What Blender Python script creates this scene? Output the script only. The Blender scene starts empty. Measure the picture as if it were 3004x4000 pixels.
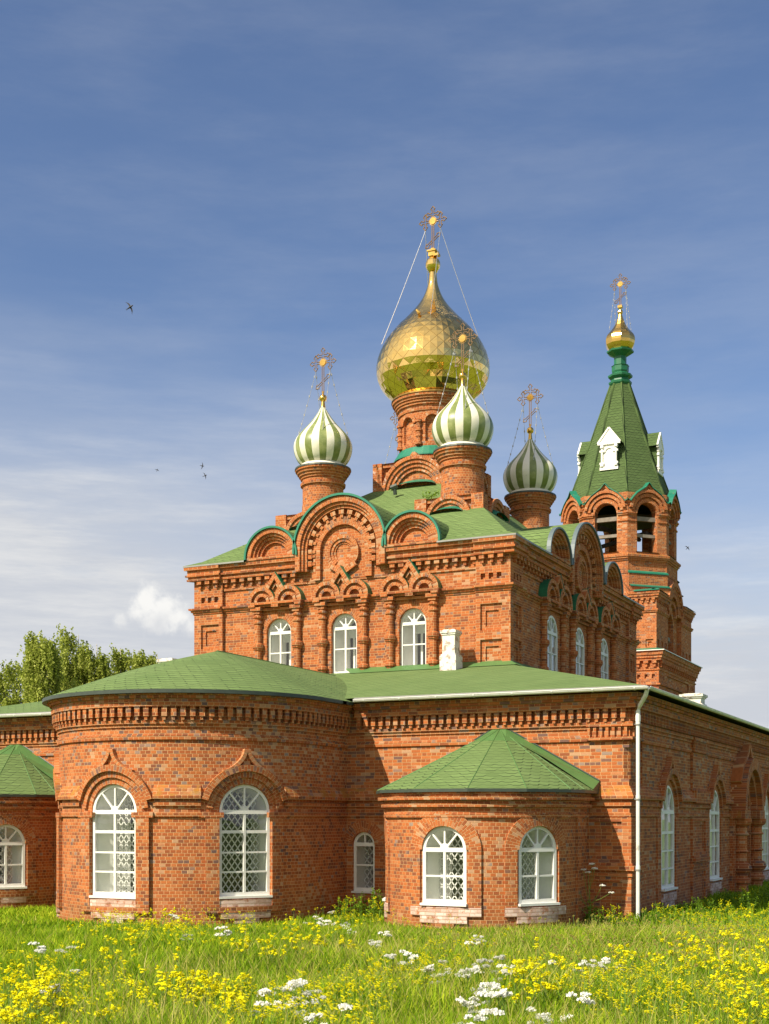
import bpy, math, random
import numpy as np
from math import sin, cos, pi, radians, sqrt, atan2, floor
random.seed(7)
C = bpy.context.scene
COL = C.collection

# ------------------------------------------------------------------ camera
CAM = (8.15, -30.15, 2.6)
cam = bpy.data.objects.new('camera', bpy.data.cameras.new('camera')); COL.objects.link(cam)
cam.location = CAM
cam.rotation_euler = (pi/2, 0, radians(25.8))
cam.data.sensor_fit = 'HORIZONTAL'; cam.data.sensor_width = 36.0
cam.data.lens = 5070/3004*36
cam.data.shift_y = 1193/3004
cam.data.clip_end = 3000
C.camera = cam
# ------------------------------------------------------------------ light
SUN_AZ, SUN_EL = radians(23), radians(44)        # azimuth from -Y towards -X
sdir = (-sin(SUN_AZ)*cos(SUN_EL), -cos(SUN_AZ)*cos(SUN_EL), sin(SUN_EL))
sun = bpy.data.objects.new('sun', bpy.data.lights.new('sun', 'SUN')); COL.objects.link(sun)
sun.data.energy = 5.0; sun.data.angle = radians(0.55); sun.data.color = (1.0, 0.90, 0.72)
sun.rotation_euler = (pi/2-SUN_EL, 0, -SUN_AZ)
C.view_settings.view_transform = 'Standard'; C.view_settings.look = 'None'
C.view_settings.exposure = 0.60; C.view_settings.gamma = 1.0
C.view_settings.use_curve_mapping = False

# ------------------------------------------------------------------ node helper
class NT:
    def __init__(s, nt): s.nt = nt
    def n(s, typ, props=None, **ins):
        nd = s.nt.nodes.new(typ)
        for k, v in (props or {}).items(): setattr(nd, k, v)
        for k, v in ins.items():
            key = int(k[1:]) if k[0] == 'i' and k[1:].isdigit() else k.replace('_', ' ')
            s.set(nd.inputs[key], v)
        return nd
    def set(s, sock, v):
        if isinstance(v, bpy.types.NodeSocket): s.nt.links.new(v, sock)
        else: sock.default_value = v
    def m(s, op, a, b=0.0, c=0.0, clamp=False):
        nd = s.nt.nodes.new('ShaderNodeMath'); nd.operation = op; nd.use_clamp = clamp
        s.set(nd.inputs[0], a); s.set(nd.inputs[1], b); s.set(nd.inputs[2], c)
        return nd.outputs[0]
    def ss(s, x, a, b):
        nd = s.nt.nodes.new('ShaderNodeMapRange'); nd.interpolation_type = 'SMOOTHSTEP'
        s.set(nd.inputs[0], x); nd.inputs[1].default_value = a; nd.inputs[2].default_value = b
        nd.inputs[3].default_value = 0; nd.inputs[4].default_value = 1
        return nd.outputs[0]
    def mix(s, f, a, b, mode='MIX'):
        nd = s.nt.nodes.new('ShaderNodeMix'); nd.data_type = 'RGBA'; nd.blend_type = mode
        s.set(nd.inputs[0], f); s.set(nd.inputs[6], a); s.set(nd.inputs[7], b)
        return nd.outputs[2]
    def ramp(s, f, stops, interp='LINEAR'):
        nd = s.nt.nodes.new('ShaderNodeValToRGB'); nd.color_ramp.interpolation = interp
        e = nd.color_ramp.elements
        while len(e) < len(stops): e.new(0.5)
        for i, (p, c) in enumerate(stops): e[i].position = p; e[i].color = (*c, 1)
        s.nt.links.new(f, nd.inputs[0]); return nd.outputs[0]
    def noise(s, vec, scale, detail=3.0, rough=0.5, out=0):
        nd = s.n('ShaderNodeTexNoise', None, Scale=scale, Detail=detail, Roughness=rough)
        if vec is not None: s.nt.links.new(vec, nd.inputs['Vector'])
        return nd.outputs[out]

def c4(c): return (c[0], c[1], c[2], 1.0)
MATS = {}
def newmat(name):
    m = bpy.data.materials.new(name); m.use_nodes = True
    nt = m.node_tree; nt.nodes.clear(); t = NT(nt)
    t.out = nt.nodes.new('ShaderNodeOutputMaterial')
    MATS[name] = m
    return m, t
def principled(t, col, rough=0.8, metal=0.0, normal=None, spec=0.4, **kw):
    b = t.n('ShaderNodeBsdfPrincipled')
    t.set(b.inputs['Base Color'], c4(col) if isinstance(col, tuple) else col)
    t.set(b.inputs['Roughness'], rough); t.set(b.inputs['Metallic'], metal)
    t.set(b.inputs['Specular IOR Level'], spec)
    if normal is not None: t.nt.links.new(normal, b.inputs['Normal'])
    t.nt.links.new(b.outputs[0], t.out.inputs[0])
    return b
def bump(t, h, dist, strength=1.0):
    b = t.n('ShaderNodeBump', None, Strength=strength, Distance=dist, Height=h)
    return b.outputs[0]

# ------------------------------------------------------------------ world
w = bpy.data.worlds.new('World'); C.world = w; w.use_nodes = True
nt = w.node_tree; nt.nodes.clear(); t = NT(nt)
sky = t.n('ShaderNodeTexSky'); sky.sky_type = 'NISHITA'; sky.sun_disc = False
sky.sun_elevation = SUN_EL; sky.sun_rotation = pi + SUN_AZ
sky.air_density = 1.0; sky.dust_density = 0.6; sky.ozone_density = 2.2
tc = t.n('ShaderNodeTexCoord').outputs['Generated']
nrm = t.n('ShaderNodeVectorMath', {'operation': 'NORMALIZE'}); nt.links.new(tc, nrm.inputs[0]); D = nrm.outputs[0]
sep = t.n('ShaderNodeSeparateXYZ'); nt.links.new(D, sep.inputs[0]); dz = sep.outputs[2]
# cirrus: thin veils, stretched along the horizon
mp = t.n('ShaderNodeMapping'); mp.inputs['Scale'].default_value = (1.6, 1.6, 7.0); mp.inputs['Rotation'].default_value = (0.25, 0.12, 0)
nt.links.new(D, mp.inputs[0])
nz = t.noise(mp.outputs[0], 1.7, 7.0, 0.62)
cir = t.ss(nz, 0.38, 0.72)
mp2 = t.n('ShaderNodeMapping'); mp2.inputs['Scale'].default_value = (1.3, 1.3, 11.0); mp2.inputs['Rotation'].default_value = (-0.2, 0.1, 0.5)
nt.links.new(D, mp2.inputs[0])
cir2 = t.ss(t.noise(mp2.outputs[0], 2.6, 8.0, 0.66), 0.42, 0.70)
rl = t.n('ShaderNodeVectorMath', {'operation': 'DOT_PRODUCT'}); nt.links.new(D, rl.inputs[0]); rl.inputs[1].default_value = (.9, .435, 0)
dze = t.m('ADD', dz, t.m('MULTIPLY', rl.outputs['Value'], .15))
low = t.m('SUBTRACT', 1.0, t.ss(t.m('ADD', dze, t.m('MULTIPLY', t.m('SUBTRACT', t.noise(mp2.outputs[0], 1.1, 5.0), .5), .16)), 0.08, 0.35))
lowc = t.m('ADD', t.m('MULTIPLY', t.m('POWER', low, .9), t.m('ADD', 0.92, t.m('MULTIPLY', cir2, 0.12))),
           t.m('MULTIPLY', cir, t.m('ADD', 0.13, t.m('MULTIPLY', low, 0.3))), clamp=True)
cloudcol = t.mix(cir2, (5.2, 5.45, 5.95, 1), (6.7, 6.75, 6.8, 1))
skyc = t.mix(1.0, sky.outputs[0], (0.97, 0.99, 1.10, 1), 'MULTIPLY')
c1 = t.mix(lowc, skyc, cloudcol)
# the one cumulus beyond the church's left corner
CUM = ((-0.5822, 0.7967, 0.1624, 0.0122), (-0.5728, 0.8045, 0.1571, 0.0134), (-0.5899, 0.7929, 0.1528, 0.0095), (-0.5640, 0.8119, 0.1508, 0.0110), (-0.5798, 0.8013, 0.1475, 0.0118), (-0.5983, 0.7877, 0.1469, 0.0067), (-0.5576, 0.8176, 0.1434, 0.0071))
blob = None
for (a, b, c, r) in CUM:
    l = sqrt(a*a+b*b+c*c)
    dv = t.n('ShaderNodeVectorMath', {'operation': 'DISTANCE'}); nt.links.new(D, dv.inputs[0]); dv.inputs[1].default_value = (a/l, b/l, c/l)
    q = t.m('SUBTRACT', 1.0, t.m('DIVIDE', dv.outputs['Value'], r))
    blob = q if blob is None else t.m('SMOOTH_MAX', blob, q, 0.5)
nz3 = t.noise(D, 75.0, 8.0, 0.6)
cum = t.m('MULTIPLY', t.ss(t.m('ADD', blob, t.m('MULTIPLY', t.m('SUBTRACT', nz3, 0.5), 2.3)), -0.25, 0.75), .92)
shade = t.ss(t.m('ADD', dz, t.m('MULTIPLY', t.m('SUBTRACT', t.noise(D, 60.0, 5.0), 0.5), 0.05)), 0.128, 0.165)
c2 = t.mix(cum, c1, t.mix(shade, (6.2, 6.3, 6.5, 1), (8.4, 8.3, 8.0, 1)))
# unseen bright veil on the sun's side, added to brighten the gold dome
dsn = t.n('ShaderNodeVectorMath', {'operation': 'DOT_PRODUCT'}); nt.links.new(D, dsn.inputs[0]); dsn.inputs[1].default_value = (-sin(SUN_AZ+.1)*cos(.6), -cos(SUN_AZ+.1)*cos(.6), sin(.6))
veil = t.m('MULTIPLY', t.ss(dsn.outputs['Value'], 0.15, 0.95), t.m('ADD', .55, t.m('MULTIPLY', cir2, .35)))
c2 = t.mix(veil, c2, (11.5, 10.4, 8.6, 1))
bg = t.n('ShaderNodeBackground', None, Strength=0.077); nt.links.new(c2, bg.inputs[0])
wo = nt.nodes.new('ShaderNodeOutputWorld'); nt.links.new(bg.outputs[0], wo.inputs[0])

# ------------------------------------------------------------------ materials
def uvsep(t):
    uv = t.n('ShaderNodeUVMap').outputs[0]
    return uv, t.n('ShaderNodeSeparateXYZ', None, Vector=uv)
def objco(t): return t.n('ShaderNodeTexCoord').outputs['Object']

def brickmat(name, header=False, lichen=0.0, lime=0.0, dark=1.0, grime=0.35):
    m, t = newmat(name)
    uv, _ = uvsep(t)
    nz = t.noise(uv, 9.0, 3.0, 0.5, out=1)
    wob = t.n('ShaderNodeVectorMath', {'operation': 'SUBTRACT'}); t.nt.links.new(nz, wob.inputs[0]); wob.inputs[1].default_value = (.5, .5, .5)
    wsc = t.n('ShaderNodeVectorMath', {'operation': 'SCALE'}); t.nt.links.new(wob.outputs[0], wsc.inputs[0]); wsc.inputs[3].default_value = 0.016
    add = t.n('ShaderNodeVectorMath', {'operation': 'ADD'}); t.nt.links.new(uv, add.inputs[0]); t.nt.links.new(wsc.outputs[0], add.inputs[1])
    s = t.n('ShaderNodeSeparateXYZ'); t.nt.links.new(add.outputs[0], s.inputs[0])
    v = t.m('DIVIDE', s.outputs[1], 0.08); row = t.m('FLOOR', v); fv = t.m('FRACT', v)
    rr = t.n('ShaderNodeTexWhiteNoise', {'noise_dimensions': '1D'}); t.nt.links.new(row, rr.inputs['W'])
    odd = t.m('FLOORED_MODULO', row, 2.0)
    if header: wd = t.m('ADD', 0.134, 0.0)
    else:
        # mostly alternate stretcher / header courses
        wd = t.m('ADD', 0.134, t.m('MULTIPLY', odd, 0.128))
    ub = t.m('ADD', t.m('DIVIDE', s.outputs[0], wd), t.m('ADD', t.m('MULTIPLY', odd, 0.5), t.m('MULTIPLY', rr.outputs[0], 0.35)))
    colm = t.m('FLOOR', ub); fu = t.m('MULTIPLY', t.m('FRACT', ub), wd)
    cv = t.n('ShaderNodeCombineXYZ', None, X=row, Y=colm)
    wn = t.n('ShaderNodeTexWhiteNoise', {'noise_dimensions': '2D'}); t.nt.links.new(cv.outputs[0], wn.inputs['Vector'])
    r = wn.outputs[0]
    big = t.noise(objco(t), 0.55, 4.0, 0.6)
    r2 = t.m('ADD', r, t.m('MULTIPLY', t.m('SUBTRACT', big, 0.5), 0.75), clamp=True)
    col = t.ramp(r2, [(0.0, (.20, .070, .036)), (.12, (.28, .082, .030)), (.32, (.36, .100, .030)), (.58, (.415, .118, .033)),
                      (.82, (.455, .142, .040)), (.94, (.45, .18, .075)), (1.0, (.45, .26, .15))])
    # over-fired grey and brown bricks, in loose groups
    wn2 = t.n('ShaderNodeTexWhiteNoise', {'noise_dimensions': '3D'}); cv2 = t.n('ShaderNodeCombineXYZ', None, X=row, Y=colm, Z=7.3); t.nt.links.new(cv2.outputs[0], wn2.inputs['Vector'])
    zb_ = t.n('ShaderNodeSeparateXYZ', None, Vector=objco(t)).outputs[2]; band = t.m('MULTIPLY', t.ss(zb_, 2.9, 4.0), t.m('SUBTRACT', 1.0, t.ss(zb_, 5.6, 6.4)))
    reg = t.m('ADD', t.m('MULTIPLY', t.ss(t.noise(objco(t), .8, 3.0, .6), .40, .66), .8), t.m('MULTIPLY', band, 1.0))
    bf = t.m('GREATER_THAN', wn2.outputs[0], t.m('SUBTRACT', .985, t.m('MULTIPLY', reg, .10)))
    col = t.mix(t.m('MULTIPLY', bf, .8), col, t.ramp(r, [(0, (.12, .085, .085)), (.5, (.20, .11, .08)), (1, (.25, .20, .18))]))
    fine = t.noise(uv, 60.0, 3.0, 0.6)
    col = t.mix(1.0, col, t.ramp(fine, [(.25, (.78,)*3), (.8, (1.15,)*3)]), 'MULTIPLY')
    # chalky bloom
    bl = t.ss(t.noise(objco(t), 1.9, 7.0, .72), .56, .74)
    col = t.mix(t.m('MULTIPLY', bl, .30), col, (.60, .36, .24, 1))
    # grime patches
    g = t.ss(t.noise(objco(t), .9, 8.0, 0.72), 0.50, 0.72)
    col = t.mix(t.m('MULTIPLY', g, grime), col, (.11, .06, .04, 1))
    zz_ = t.n('ShaderNodeSeparateXYZ', None, Vector=objco(t)).outputs[2]
    damp = t.m('MULTIPLY', t.m('SUBTRACT', 1.0, t.ss(t.m('ADD', zz_, t.m('MULTIPLY', t.m('SUBTRACT', t.noise(objco(t), 1.7, 5.0), .5), 1.6)), .05, .75)), .45)
    col = t.mix(damp, col, (.17, .085, .03, 1))
    if dark != 1.0: col = t.mix(1.0, col, (dark, dark, dark, 1), 'MULTIPLY')
    if lime > 0:
        lm = t.ss(t.noise(objco(t), 5.0, 6.0, 0.7), 0.64-0.28*lime, 0.72-0.2*lime)
        col = t.mix(t.m('MULTIPLY', lm, .85), col, t.ramp(t.m('ADD', t.m('MULTIPLY', r, .6), t.m('MULTIPLY', fine, .5)), [(.1, (.40, .24, .18)), (.5, (.62, .46, .40)), (.9, (.76, .66, .60))]))
    mo = t.m('MAXIMUM', t.m('SUBTRACT', 1.0, t.ss(t.m('MULTIPLY', fv, 0.08), 0.006, 0.013)),
             t.m('SUBTRACT', 1.0, t.ss(fu, 0.006, 0.013)))
    mo = t.m('MULTIPLY', mo, t.ss(t.noise(uv, 3.0, 4.0, 0.6), 0.12, 0.42))
    col = t.mix(t.m('MULTIPLY', mo, 0.85), col, (.46, .28, .16, 1) if lime > 1 else (.62, .38, .19, 1))
    if lichen > 0:
        lm = t.ss(t.noise(objco(t), 4.5, 8.0, 0.72), 0.58-0.14*lichen, 0.72-0.10*lichen)
        lc = t.mix(t.noise(objco(t), 14.0, 3.0), (.22, .13, .04, 1), (.48, .20, .015, 1))
        col = t.mix(t.m('MULTIPLY', lm, 0.85), col, lc)
    h = t.m('ADD', t.m('MULTIPLY', t.m('SUBTRACT', 1.0, mo), 1.0), t.m('ADD', t.m('MULTIPLY', fine, 0.35), t.m('MULTIPLY', r, 0.3)))
    principled(t, col, 0.88, normal=bump(t, h, 0.006, 0.9), spec=0.25)
    return m
brickmat('brick'); brickmat('brick_header', header=True); brickmat('brick_ledge', lichen=1.0, grime=.6)
brickmat('brick_moss', lichen=0.35, grime=.5); brickmat('brick_limewashed', lime=1.08)
brickmat('brick_ring', header=False, grime=.3); brickmat('brick_worn', lime=0.28, grime=.5)

def shingle(name, base, dark):
    m, t = newmat(name)
    uv, s = uvsep(t)
    oc = objco(t)
    a = t.m('DIVIDE', s.outputs[1], 0.175)
    ux = t.m('DIVIDE', s.outputs[0], 0.30)
    # hexagonal lower edge: row line displaced by a trapezoid wave, alternate rows shifted
    row0 = t.m('FLOOR', a)
    sh = t.m('MULTIPLY', t.m('FLOORED_MODULO', row0, 2.0), 0.5)
    fx = t.m('FRACT', t.m('ADD', ux, sh))
    tri = t.m('ABSOLUTE', t.m('SUBTRACT', fx, 0.5))            # 0 at the tab's middle, .5 at the slot
    tra = t.ss(tri, 0.22, 0.46)
    fv = t.m('FRACT', a)
    dline = t.m('ABSOLUTE', t.m('SUBTRACT', fv, t.m('ADD', 0.08, t.m('MULTIPLY', tra, 0.26))))
    line = t.m('SUBTRACT', 1.0, t.ss(dline, 0.05, 0.13))
    cell = t.n('ShaderNodeTexWhiteNoise', {'noise_dimensions': '2D'})
    cv = t.n('ShaderNodeCombineXYZ', None, X=row0, Y=t.m('FLOOR', t.m('ADD', ux, sh)))
    t.nt.links.new(cv.outputs[0], cell.inputs['Vector'])
    col = t.mix(cell.outputs[0], c4(base), c4(tuple(x*1.22 for x in base)))
    ln = t.m('MULTIPLY', line, t.m('ADD', 0.30, t.m('MULTIPLY', t.ss(cell.outputs[0], .2, .8), .65)))
    col = t.mix(ln, col, c4(dark))
    col = t.mix(1.0, col, t.ramp(t.noise(oc, .9, 6.0, .65), [(.25, (.82, .86, .80)), (.75, (1.14, 1.10, 1.12))]), 'MULTIPLY')
    gr = t.noise(uv, 180.0, 2.0)
    col = t.mix(1.0, col, t.ramp(gr, [(.3, (.85,)*3), (.7, (1.12,)*3)]), 'MULTIPLY')
    h = t.m('ADD', t.m('MULTIPLY', line, -1.0), t.m('MULTIPLY', gr, .3))
    principled(t, col, 0.9, normal=bump(t, h, 0.008, 0.8), spec=0.2)
shingle('shingle', (.112, .170, .058), (.022, .035, .014))
shingle('shingle_dark', (.066, .105, .036), (.02, .03, .015))

def plain(name, col, rough, metal=0.0, var=0.12, scale=4.0, peel=None, spec=.4, bmp=0.0):
    m, t = newmat(name)
    oc = objco(t)
    k = t.noise(oc, scale, 5.0, .6)
    c = t.mix(1.0, c4(col), t.ramp(k, [(.25, (1-var,)*3), (.75, (1+var,)*3)]), 'MULTIPLY')
    if peel:
        pm = t.ss(t.noise(oc, peel[1], 7.0, .7), peel[2], peel[2]+.05)
        c = t.mix(t.m('MULTIPLY', pm, .85), c, c4(peel[0]))
    nn = bump(t, k, bmp, 1.0) if bmp else None
    principled(t, c, rough, metal, normal=nn, spec=spec)
    return m
plain('white_paint', (.74, .74, .70), .5, peel=((.34, .30, .25), 9.0, .66), var=.07)
plain('white_plaster', (.66, .65, .60), .85, peel=((.32, .24, .18), 6.0, .53), var=.12, bmp=.004)
plain('white_plastic', (.70, .70, .66), .4, peel=((.42, .40, .34), 3.0, .60), var=.1)
plain('white_board', (.78, .77, .72), .5, var=.04)
plain('teal_metal', (.012, .165, .10), .42, var=.2, spec=.5)
plain('green_metal', (.075, .165, .05), .5, var=.1)
plain('dark_metal', (.045, .06, .05), .45, var=.2)
plain('trim_grey', (.10, .135, .15), .5, var=.15)
plain('grey_metal', (.26, .26, .25), .5, metal=.2, var=.15)
plain('green_neck', (.015, .13, .06), .45, var=.2)
plain('blue_paint', (.05, .20, .32), .6, var=.3, peel=((.25, .2, .15), 5, .6))
plain('old_wood', (.22, .19, .16), .9, var=.3, bmp=.01)
plain('dark_wood', (.05, .04, .035), .9, var=.3)
plain('iron', (.30, .19, .11), .5, metal=.3, var=.2)
plain('chain_metal', (.42, .42, .42), .5, metal=.4, var=.3, scale=30)
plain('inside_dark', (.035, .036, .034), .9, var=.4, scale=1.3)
plain('inside_white', (.80, .80, .76), .8, var=.06)
plain('grille_white', (.72, .72, .70), .5, var=.03)
plain('bird_black', (.012, .010, .012), .6, var=.1)
plain('bird_pale', (.35, .30, .27), .7, var=.1)
def gold(name, rough, col=(.80, .50, .13)):
    m, t = newmat(name); oc = objco(t)
    k = t.noise(oc, 2.5, 4.0, .6)
    c = t.mix(1.0, c4(col), t.ramp(k, [(.25, (.88, .86, .80)), (.75, (1.06, 1.08, 1.12))]), 'MULTIPLY')
    nn = bump(t, t.noise(oc, 3.0, 3.0), 0.05, .25)
    principled(t, c, rough, 1.0, normal=nn)
gold('gold_panel', .10, (.97, .66, .22)); gold('gold', .2)
def seam():
    m, t = newmat('gold_seam'); principled(t, (.42, .25, .07), .35, .9)
seam()
# worn stripes
def stripe(name, col, worn, amt):
    m, t = newmat(name); oc = objco(t)
    k = t.ss(t.noise(oc, 2.2, 6.0, .62), .42, .74)
    c = t.mix(t.m('MULTIPLY', k, amt), c4(col), c4(worn))
    st = t.ss(t.noise(oc, 11.0, 5.0, .7), .60, .66)
    c = t.mix(t.m('MULTIPLY', st, .25), c, (.25, .26, .18, 1))
    principled(t, c, .38, spec=.5)
stripe('stripe_white', (.74, .71, .60), (.50, .50, .34), .45)
stripe('stripe_green', (.15, .19, .05), (.40, .42, .18), .65)
# window glass: clear with a sky reflection
m, t = newmat('glass')
g1 = t.n('ShaderNodeBsdfGlossy', None, Color=(1, 1, 1, 1), Roughness=.02); g2 = t.n('ShaderNodeBsdfTransparent', None, Color=(.93, .94, .93, 1))
gt = t.n('ShaderNodeBump', None, Strength=.25, Distance=.02, Height=t.noise(objco(t), 1.6, 2.0)); t.nt.links.new(gt.outputs[0], g1.inputs['Normal'])
fr = t.n('ShaderNodeLayerWeight', None, Blend=.5); frp = t.m('MULTIPLY', t.m('POWER', fr.outputs[1], 4.0), .7)
mx = t.n('ShaderNodeMixShader'); t.nt.links.new(t.m('ADD', frp, .07), mx.inputs[0])
t.nt.links.new(g2.outputs[0], mx.inputs[1]); t.nt.links.new(g1.outputs[0], mx.inputs[2]); t.nt.links.new(mx.outputs[0], t.out.inputs[0])
# foliage materials, colour varied per leaf / blade
def leafmat(name, c0, c1, c2, transl=.35, rough=.6, rootdark=False):
    m, t = newmat(name)
    ri = t.n('ShaderNodeNewGeometry').outputs['Random Per Island']
    k = t.m('ADD', t.m('MULTIPLY', ri, .65), t.m('MULTIPLY', t.ss(t.noise(objco(t), .55, 4.0, .6), .3, .7), .35))
    c = t.ramp(k, [(0, c0), (.5, c1), (1, c2)])
    d = t.n('ShaderNodeBsdfPrincipled'); t.nt.links.new(c, d.inputs['Base Color']); d.inputs['Roughness'].default_value = rough
    d.inputs['Specular IOR Level'].default_value = .08
    tr = t.n('ShaderNodeBsdfTranslucent'); t.nt.links.new(c, tr.inputs[0])
    mx = t.n('ShaderNodeMixShader'); mx.inputs[0].default_value = transl
    t.nt.links.new(d.outputs[0], mx.inputs[1]); t.nt.links.new(tr.outputs[0], mx.inputs[2]); t.nt.links.new(mx.outputs[0], t.out.inputs[0])
leafmat('grass_blade', (.06, .17, .010), (.26, .41, .014), (.66, .70, .06), .45, .8)
leafmat('grass_dry', (.26, .28, .04), (.44, .40, .10), (.55, .48, .20), .35, .8)
leafmat('grass_dark', (.09, .18, .01), (.20, .34, .014), (.34, .48, .025), .45)
leafmat('weed_leaf', (.09, .18, .014), (.20, .33, .022), (.34, .46, .03), .42)
leafmat('birch_leaf', (.08, .12, .02), (.34, .40, .06), (.64, .66, .20), .5)
leafmat('flower_yellow', (.74, .66, .006), (.84, .79, .010), (.90, .88, .03), .25)
leafmat('flower_white', (.80, .80, .72), (.88, .88, .83), (.93, .93, .90), .35)
plain('stem_green', (.12, .22, .03), .7, var=.2)
m, t = newmat('birch_bark'); oc = objco(t)
mpb = t.n('ShaderNodeMapping', None, Scale=(2, 2, 9)); t.nt.links.new(oc, mpb.inputs[0])
principled(t, t.mix(t.ss(t.noise(mpb.outputs[0], 2.0, 4.0), .52, .6), (.62, .58, .52, 1), (.06, .05, .045, 1)), .8)
m, t = newmat('meadow_ground'); oc = objco(t)
cg = t.ramp(t.noise(oc, .35, 7.0, .65), [(.25, (.09, .17, .012)), (.55, (.15, .25, .018)), (.8, (.24, .32, .035))])
cg = t.mix(t.ss(t.noise(oc, 7.0, 5.0), .45, .65), cg, (.05, .045, .02, 1))
principled(t, cg, .95, normal=bump(t, t.noise(oc, 12.0, 6.0), .05))

# ------------------------------------------------------------------ mesh builder
class MB:
    def __init__(s): s.v = []; s.f = []; s.uv = []; s.mi = []; s.sm = []
    def face(s, pts, uvs=None, mi=0):
        k = len(s.v); s.v.extend(pts); s.f.append(tuple(range(k, k+len(pts))))
        if uvs is None:
            p0, p1, p2 = pts[0], pts[1], pts[-1]
            a = [p1[i]-p0[i] for i in range(3)]; b = [p2[i]-p0[i] for i in range(3)]
            n = (abs(a[1]*b[2]-a[2]*b[1]), abs(a[2]*b[0]-a[0]*b[2]), abs(a[0]*b[1]-a[1]*b[0]))
            if n[2] >= max(n[0], n[1]): uvs = [(p[0], p[1]) for p in pts]
            elif n[0] > n[1]: uvs = [(p[1], p[2]) for p in pts]
            else: uvs = [(p[0], p[2]) for p in pts]
        s.uv.extend(uvs); s.mi.append(mi)
    def cube(s, x0, x1, y0, y1, z0, z1, mi=0):
        p = [(x0, y0, z0), (x1, y0, z0), (x1, y1, z0), (x0, y1, z0), (x0, y0, z1), (x1, y0, z1), (x1, y1, z1), (x0, y1, z1)]
        for q in ((0, 1, 5, 4), (1, 2, 6, 5), (2, 3, 7, 6), (3, 0, 4, 7), (4, 5, 6, 7), (3, 2, 1, 0)): s.face([p[i] for i in q], None, mi)
    def tube(s, pts, r, seg=6, mi=0, caps=True):
        rings = []
        for i, p in enumerate(pts):
            a = pts[max(i-1, 0)]; b = pts[min(i+1, len(pts)-1)]
            d = np.array(b, float)-np.array(a, float); d /= (np.linalg.norm(d)+1e-9)
            u = np.cross(d, (0, 0, 1) if abs(d[2]) < .95 else (1, 0, 0)); u /= np.linalg.norm(u); v = np.cross(d, u)
            rr = r[i] if isinstance(r, (list, tuple)) else r
            rings.append([tuple(np.array(p)+rr*(u*cos(2*pi*k/seg)+v*sin(2*pi*k/seg))) for k in range(seg)])
        for i in range(len(rings)-1):
            for k in range(seg):
                k2 = (k+1) % seg
                s.face([rings[i][k], rings[i][k2], rings[i+1][k2], rings[i+1][k]], [(0, 0), (.1, 0), (.1, .1), (0, .1)], mi)
        if caps: s.face(rings[0][::-1], [(0, 0)]*seg, mi); s.face(rings[-1], [(0, 0)]*seg, mi)
    def lathe(s, cx, cy, prof, seg=32, a0=0, a1=2*pi, mi=0, mi2=None, phase=0):
        for k in range(seg):
            t0 = a0+(a1-a0)*k/seg+phase; t1 = a0+(a1-a0)*(k+1)/seg+phase
            for i in range(len(prof)-1):
                (z0, r0), (z1, r1) = prof[i], prof[i+1]
                rm = max(r0, r1, .01)
                uu = max(p[1] for p in prof)
                hz = abs(z1-z0) < abs(r1-r0)
                va, vb = (r0, r1) if hz else (z0, z1)
                pts = [(cx+r0*cos(t0), cy+r0*sin(t0), z0), (cx+r0*cos(t1), cy+r0*sin(t1), z0), (cx+r1*cos(t1), cy+r1*sin(t1), z1), (cx+r1*cos(t0), cy+r1*sin(t0), z1)]
                s.face(pts, [(uu*t0, va), (uu*t1, va), (uu*t1, vb), (uu*t0, vb)], mi if (mi2 is None or k % 2 == 0) else mi2)
    def build(s, name, mats, parent=None, smooth=False, weld=False):
        me = bpy.data.meshes.new(name)
        me.from_pydata(s.v, [], s.f)
        for mm in (mats if isinstance(mats, (list, tuple)) else [mats]): me.materials.append(MATS[mm])
        ul = me.uv_layers.new(name='UVMap')
        ul.data.foreach_set('uv', np.array(s.uv, np.float32).ravel())
        me.polygons.foreach_set('material_index', s.mi)
        if weld or smooth:
            import bmesh
            bm = bmesh.new(); bm.from_mesh(me); bmesh.ops.remove_doubles(bm, verts=bm.verts, dist=1e-4); bm.to_mesh(me); bm.free()
        if smooth: me.polygons.foreach_set('use_smooth', [True]*len(me.polygons))
        me.update()
        o = bpy.data.objects.new(name, me); COL.objects.link(o)
        if parent is not None: o.parent = parent
        return o
def tag(o, label, cat, group=None):
    o['label'] = label; o['category'] = cat
    if group: o['group'] = group
    return o
def empty(name, loc=(0, 0, 0), parent=None):
    o = bpy.data.objects.new(name, None); COL.objects.link(o); o.location = loc; o.empty_display_size = .3
    if parent is not None: o.parent = parent
    return o

# ---- wall coordinates: s along the wall, z up, n outward
class Plane:
    curved = False
    def __init__(s, O, T, N): s.O, s.T, s.N = O, T, N
    def P(s, a, z, n): return (s.O[0]+s.T[0]*a+s.N[0]*n, s.O[1]+s.T[1]*a+s.N[1]*n, z)
    def local(s, a): return s
    flip = False
class Stadium:
    curved = True
    def __init__(s, cx, cy, r): s.cx, s.cy, s.r = cx, cy, r
    def P(s, a, z, n):
        q = pi*s.r/2
        if abs(a) <= q:
            th = a/s.r; return (s.cx+(s.r+n)*sin(th), s.cy-(s.r+n)*cos(th), z)
        sg = 1 if a > 0 else -1
        return (s.cx+sg*(s.r+n), s.cy+(abs(a)-q), z)
    def local(s, a):
        th = a/s.r; x, y, _ = s.P(a, 0, 0)
        T = (cos(th), sin(th)); N = (sin(th), -cos(th))
        return Plane((x-T[0]*a, y-T[1]*a), T, N)
class Round:
    curved = True
    def __init__(s, cx, cy, r): s.cx, s.cy, s.r = cx, cy, r
    def P(s, a, z, n):
        th = a/s.r; return (s.cx+(s.r+n)*sin(th), s.cy-(s.r+n)*cos(th), z)
    local = Stadium.local
def segs(m, a, b, ds=.13):
    if not m.curved: return [a, b]
    k = max(1, int(math.ceil(abs(b-a)/ds))); return [a+(b-a)*i/k for i in range(k+1)]
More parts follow.
